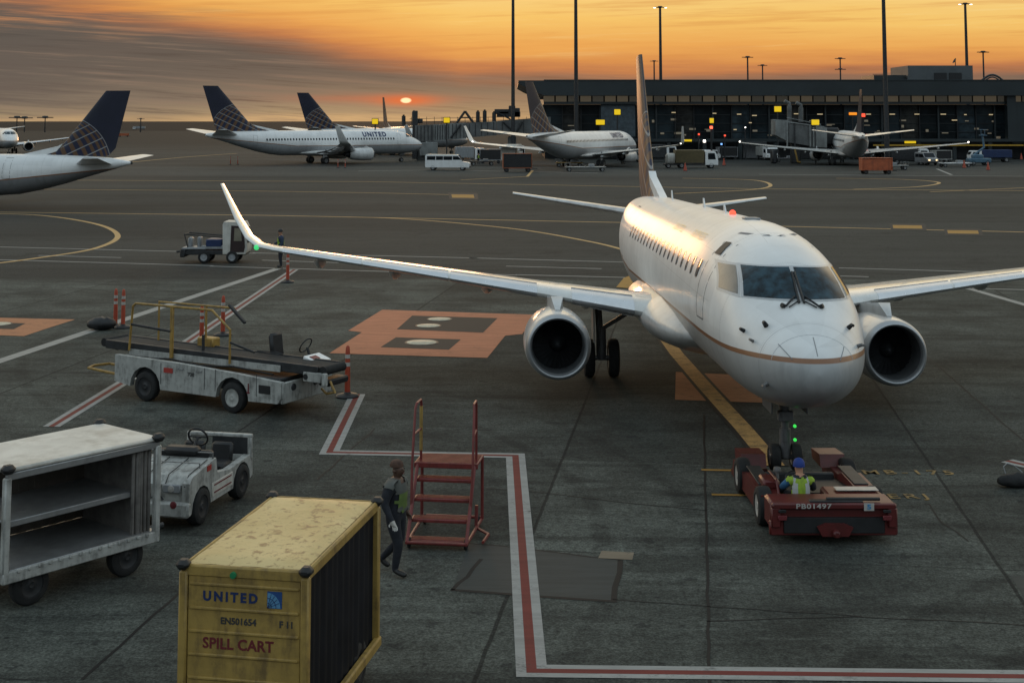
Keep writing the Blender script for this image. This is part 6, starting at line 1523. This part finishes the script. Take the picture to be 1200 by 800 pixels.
# ------------------------------------------------------------------ people
def person(label, loc, rz, J, E, region, mats, vest=None, hat=None, hat_mat=BLACK, group=None, sub=2, vest_mats=None, hair=False):
    """J joint -> (x, y, z, radius), E edges, region joint pair -> material index; one skinned body"""
    root = thing('person', label, 'person', loc, rz, group)
    names = list(J); ix = {n: i for i, n in enumerate(names)}
    me = bpy.data.meshes.new('person_body'); me.from_pydata([J[n][:3] for n in names], [(ix[a], ix[b_]) for a, b_ in E], [])
    ob = bpy.data.objects.new('person_body', me); COL.objects.link(ob)
    sk = ob.modifiers.new('skin', 'SKIN'); sk.use_smooth_shade = True
    if not me.skin_vertices: 
        bm = bmesh.new(); bm.from_mesh(me); bm.verts.layers.skin.verify(); bm.to_mesh(me); bm.free()
    for i, n in enumerate(names):
        r = J[n][3]; me.skin_vertices[0].data[i].radius = r if isinstance(r, tuple) else (r, r)
    me.skin_vertices[0].data[ix['pelvis']].use_root = True
    ss_ = ob.modifiers.new('sub', 'SUBSURF'); ss_.levels = sub; ss_.render_levels = sub
    dg = bpy.context.evaluated_depsgraph_get(); me2 = bpy.data.meshes.new_from_object(ob.evaluated_get(dg))
    bpy.data.objects.remove(ob); me2.materials.clear()
    for m in mats: me2.materials.append(m)
    segs = [(V(J[a][:3]), V(J[b_][:3]), region.get((a, b_), 0), (a, b_)) for a, b_ in E]
    own = []
    for p in me2.polygons:
        c = p.center; best = None
        for a, b_, mi, key in segs:
            d = b_ - a; t = max(0, min(1, (c - a).dot(d) / max(1e-9, d.length_squared))); q = (c - (a + d * t)).length
            if best is None or q < best[0]: best = (q, mi, key)
        p.material_index = best[1]; p.use_smooth = True; own.append(best[2])
    body = link('body', me2, root)
    if vest:
        keys, zlo, zhi = vest; mb = MB(); vm = {}
        nrm = [v.normal.copy() for v in me2.vertices]
        for p, k_ in zip(me2.polygons, own):
            if k_ in keys and zlo < p.center.z < zhi:
                f = []
                for vi in p.vertices:
                    if vi not in vm: vm[vi] = len(mb.v); mb.v.append(me2.vertices[vi].co + nrm[vi] * .016)
                    f.append(vm[vi])
                mb.f.append(tuple(f)); zc = (p.center.z - zlo) / (zhi - zlo); mb.mi.append(vest_mats[1](zc, p.center) if vest_mats else 0)
        mb.obj('safety_vest', vest_mats[0] if vest_mats else VEST, root, fix=False, ang=180)
    if hat:
        hc, hr2, brim = hat; mb = MB()
        mb.lathe([(hr2 * 1.02, -.01), (hr2 * 1.03, .02), (hr2 * .95, .07), (hr2 * .7, .115), (hr2 * .3, .135), (0, .138)], hc, 'z', 18)
        if brim: mb.prism([(hr2 * .7 * cos(a) + .02 + hc[0] + .055 * (1 if abs(a) < 1.3 else 0), hr2 * .9 * sin(a) + hc[1]) for a in [-1.5 + 3.0 * i / 10 for i in range(11)]], hc[2] - .004, hc[2] + .008, 'xy')
        mb.obj('cap', hat_mat, root)
    return root

def body_joints(lean=0.0, head_dir=0.0):
    return {'pelvis': (0, 0, .97, (.165, .13)), 'belly': (.01, 0, 1.12, (.175, .13)), 'chest': (.02, 0, 1.30, (.19, .14)), 'collar': (.01, 0, 1.44, (.125, .095)), 'neck': (.02, 0, 1.53, .058), 'jaw': (.035, 0, 1.59, .075), 'skull': (.03, 0, 1.67, .092), 'crown': (.02, 0, 1.735, .07),
            'nose': (.132, 0, 1.645, .014),
            'l_sh': (0, .20, 1.41, .090), 'r_sh': (0, -.20, 1.41, .090), 'l_hip': (0, .10, .90, .115), 'r_hip': (0, -.10, .90, .115)}
def hand(J, E, reg, p, wrist, palm, axis, side, mi, grip=.5):
    """palm and five fingers growing from the wrist; axis = direction of the fingers, side = across the palm"""
    ax, sd_ = V(axis).normalized(), V(side).normalized(); nr2 = ax.cross(sd_); pal = V(J[wrist][:3]) + ax * .055
    J[palm] = (*pal, (.040, .026)); E.append((wrist, palm)); reg[(wrist, palm)] = mi
    for i, (off, ln_) in enumerate(((-.032, .070), (-.011, .082), (.011, .078), (.031, .062))):
        b_ = pal + ax * .035 + sd_ * off; m_ = b_ + (ax * (1 - grip * .5) + nr2 * grip * .6).normalized() * ln_ * .5; e_ = m_ + (ax * (1 - grip) + nr2 * grip).normalized() * ln_ * .5
        ks = [f'{p}f{i}{q}' for q in 'abc']
        for k_, c_, r_2 in zip(ks, (b_, m_, e_), (.0105, .0095, .008)): J[k_] = (*c_, r_2)
        for a_, c_ in ((palm, ks[0]), (ks[0], ks[1]), (ks[1], ks[2])): E.append((a_, c_)); reg[(a_, c_)] = mi
    th = pal - ax * .01 - sd_ * .04; t2 = th + (ax * .6 - sd_ * .6 + nr2 * .3).normalized() * .035; t3 = t2 + (ax * .9 + nr2 * .3).normalized() * .03
    for k_, c_, r_2 in ((p + 't0', th, .013), (p + 't1', t2, .011), (p + 't2', t3, .009)): J[k_] = (*c_, r_2)
    for a_, c_ in ((palm, p + 't0'), (p + 't0', p + 't1'), (p + 't1', p + 't2')): E.append((a_, c_)); reg[(a_, c_)] = mi
TORSO = [('pelvis', 'belly'), ('belly', 'chest'), ('chest', 'collar'), ('collar', 'neck'), ('neck', 'jaw'), ('jaw', 'skull'), ('skull', 'crown'), ('skull', 'nose'), ('collar', 'l_sh'), ('collar', 'r_sh'), ('pelvis', 'l_hip'), ('pelvis', 'r_hip')]
def limb(J, E, reg, s, hip_to, arm_to, mi_leg=1, mi_arm=2, mi_boot=3, mi_hand=0, grip=.45, glove=None, hdir=None):
    k_, a_, t_ = hip_to; e_, w_ = arm_to
    J[s + '_knee'] = (*k_, .070); J[s + '_calf'] = (*(V(k_).lerp(V(a_), .4)), .064); J[s + '_ank'] = (*a_, .050); J[s + '_toe'] = (*t_, .042)
    for a, b_, mi in ((s + '_hip', s + '_knee', mi_leg), (s + '_knee', s + '_calf', mi_leg), (s + '_calf', s + '_ank', mi_leg), (s + '_ank', s + '_toe', mi_boot)): E.append((a, b_)); reg[(a, b_)] = mi
    J[s + '_elb'] = (*e_, .064); J[s + '_wr'] = (*w_, .036)
    for a, b_ in ((s + '_sh', s + '_elb'), (s + '_elb', s + '_wr')): E.append((a, b_)); reg[(a, b_)] = mi_arm
    ax = hdir or (V(w_) - V(e_)); hand(J, E, reg, s, s + '_wr', s + '_palm', ax, (1, 0, 0) if abs(V(ax).normalized().x) < .7 else (0, 1 if s == 'r' else -1, 0), glove if glove is not None else mi_hand, grip)
def base_regions(): 
    r = {k_: 0 for k_ in TORSO}
    for k_ in (('pelvis', 'belly'), ('belly', 'chest'), ('chest', 'collar'), ('collar', 'l_sh'), ('collar', 'r_sh')): r[k_] = 2
    for k_ in (('pelvis', 'l_hip'), ('pelvis', 'r_hip')): r[k_] = 1
    return r
# standing worker by the steps, walking to the right, near leg forward
J = body_joints(); E = list(TORSO); reg = base_regions()
limb(J, E, reg, 'r', ((.10, -.10, .50), (.05, -.11, .10), (.24, -.13, .045)), ((-.04, -.27, 1.17), (.10, -.30, .93)), grip=.5, glove=4)
limb(J, E, reg, 'l', ((.02, .11, .51), (-.28, .12, .16), (-.15, .13, .05)), ((-.10, .27, 1.16), (.02, .29, .92)), grip=.4)
def vband(zc, c): return 1 if (zc > .62 or .16 < zc < .24) else 0
gp = G(463, 672)
p1 = person('worker in lime and grey vest walking between the yellow cart and red steps', (gp.x, gp.y, 0), R(-22), J, E, reg, [SKIN, CLOTH, CLOTH, BOOT, REFL],
       vest=({('pelvis', 'belly'), ('belly', 'chest'), ('chest', 'collar'), ('collar', 'l_sh'), ('collar', 'r_sh')}, .93, 1.52), vest_mats=([mat('dull_lime_vest', (.10, .15, .035), .75, var=.15, scale=8), mat('grey_vest_yoke', (.085, .088, .08), .75, var=.12, scale=8)], vband))
p1.scale = (1.14, 1.14, .97)
for s_ in (1, -1):
    mb = MB(); mb.lathe([(0, -.012), (.022, -.004), (.026, .008), (.012, .014), (0, .012)], (.02, s_ * .098, 1.645), 'y', 10); mb.obj('ear', SKIN, p1)
    mb = MB(); mb.lathe([(0, -.011), (.009, -.006), (.011, 0), (.009, .006), (0, .011)], (.112, s_ * .034, 1.668), 'y', 10); mb.obj('eye', BLACK, p1)
mb = MB(); mb.box((.118, 0, 1.600), (.012, .045, .008), .003); mb.obj('mouth', MAROON, p1)
mb = MB(); mb.lathe([(.097, .0), (.096, .035), (.08, .075), (.05, .098), (0, .106)], (.012, 0, 1.70), 'z', 18); mb.obj('short_hair', mat('short_dark_hair', (.07, .036, .024), .9, var=.3, scale=20), p1)

# seated driver of the tug, seen from behind
J = {'pelvis': (0, 0, .40, (.15, .12)), 'belly': (.01, 0, .54, (.15, .115)), 'chest': (.05, 0, .70, (.165, .12)), 'collar': (.09, 0, .83, (.11, .085)), 'neck': (.12, 0, .90, .058), 'jaw': (.15, 0, .95, .075), 'skull': (.155, 0, 1.02, .092), 'crown': (.15, 0, 1.08, .07), 'nose': (.262, 0, 1.0, .014),
     'l_sh': (.08, .185, .80, .078), 'r_sh': (.08, -.185, .80, .078), 'l_hip': (.03, .10, .38, .105), 'r_hip': (.03, -.10, .38, .105)}
E = list(TORSO); reg = base_regions()
limb(J, E, reg, 'r', ((.46, -.14, .50), (.66, -.14, .18), (.82, -.14, .20)), ((.20, -.27, .62), (.40, -.12, .72)), grip=.8, hdir=(.8, .5, .1))
limb(J, E, reg, 'l', ((.46, .16, .50), (.66, .16, .18), (.82, .16, .20)), ((.22, .30, .64), (.42, .14, .74)), grip=.8, hdir=(.8, -.5, .1), mi_arm=4)
def vb2(zc, c): return 1 if (abs(abs(c.y) - .11) < .028 and zc > .35) or .26 < zc < .36 else 0
DRV = (5.42 - .36, 25.75 - 1.20, 0)
person('driver in blue cap and lime vest seated on the red pushback tug', DRV, pi / 2, J, E, reg, [SKIN2, CLOTH, CLOTH, BOOT, mat('blue_sleeve', (.03, .12, .26), .8, var=.2, scale=8)],
       vest=({('pelvis', 'belly'), ('belly', 'chest'), ('chest', 'collar'), ('collar', 'l_sh'), ('collar', 'r_sh')}, .42, .86), vest_mats=([VEST, VGREY], vb2), hat=((.152, 0, 1.035), .102, True), hat_mat=mat('royal_blue_cap', (.012, .04, .22), .7))
# distant worker by the cab tractor
J = body_joints(); E = list(TORSO); reg = base_regions()
limb(J, E, reg, 'r', ((.03, -.10, .50), (-.02, -.12, .10), (.14, -.14, .045)), ((.06, -.26, 1.18), (.26, -.20, 1.10)), grip=.4)
limb(J, E, reg, 'l', ((.03, .12, .50), (.0, .16, .10), (.16, .18, .045)), ((-.03, .27, 1.17), (.12, .28, .94)), grip=.4)
gp = G(329, 313.5)
pw = person('distant worker in lime vest and dark cap standing behind the raised wing tip', (gp.x, gp.y, 0), R(196), J, E, reg, [SKIN2, CLOTH, mat('navy_sleeve', (.02, .035, .07), .85), BOOT],
       vest=({('pelvis', 'belly'), ('belly', 'chest'), ('chest', 'collar')}, .98, 1.46), vest_mats=([VEST, VGREY], lambda zc, c: 1 if .2 < zc < .3 else 0), hat=((.028, 0, 1.69), .105, True), hat_mat=BLACK)
pw.scale = (1.18, 1.18, 1.02)
gp = G(560.5, 192.5)
J = body_joints(); E = list(TORSO); reg = base_regions()
limb(J, E, reg, 'r', ((.03, -.10, .50), (-.02, -.12, .10), (.14, -.14, .045)), ((-.02, -.26, 1.17), (.1, -.28, .94)), grip=.4)
limb(J, E, reg, 'l', ((.03, .12, .50), (.0, .16, .10), (.16, .18, .045)), ((-.03, .27, 1.17), (.12, .28, .94)), grip=.4)
person('tiny far worker in lime vest between the white truck and the dark cart', (gp.x, gp.y, 0), R(-60), J, E, reg, [SKIN2, CLOTH, CLOTH, BOOT], vest=({('pelvis', 'belly'), ('belly', 'chest'), ('chest', 'collar')}, .98, 1.46), sub=1)
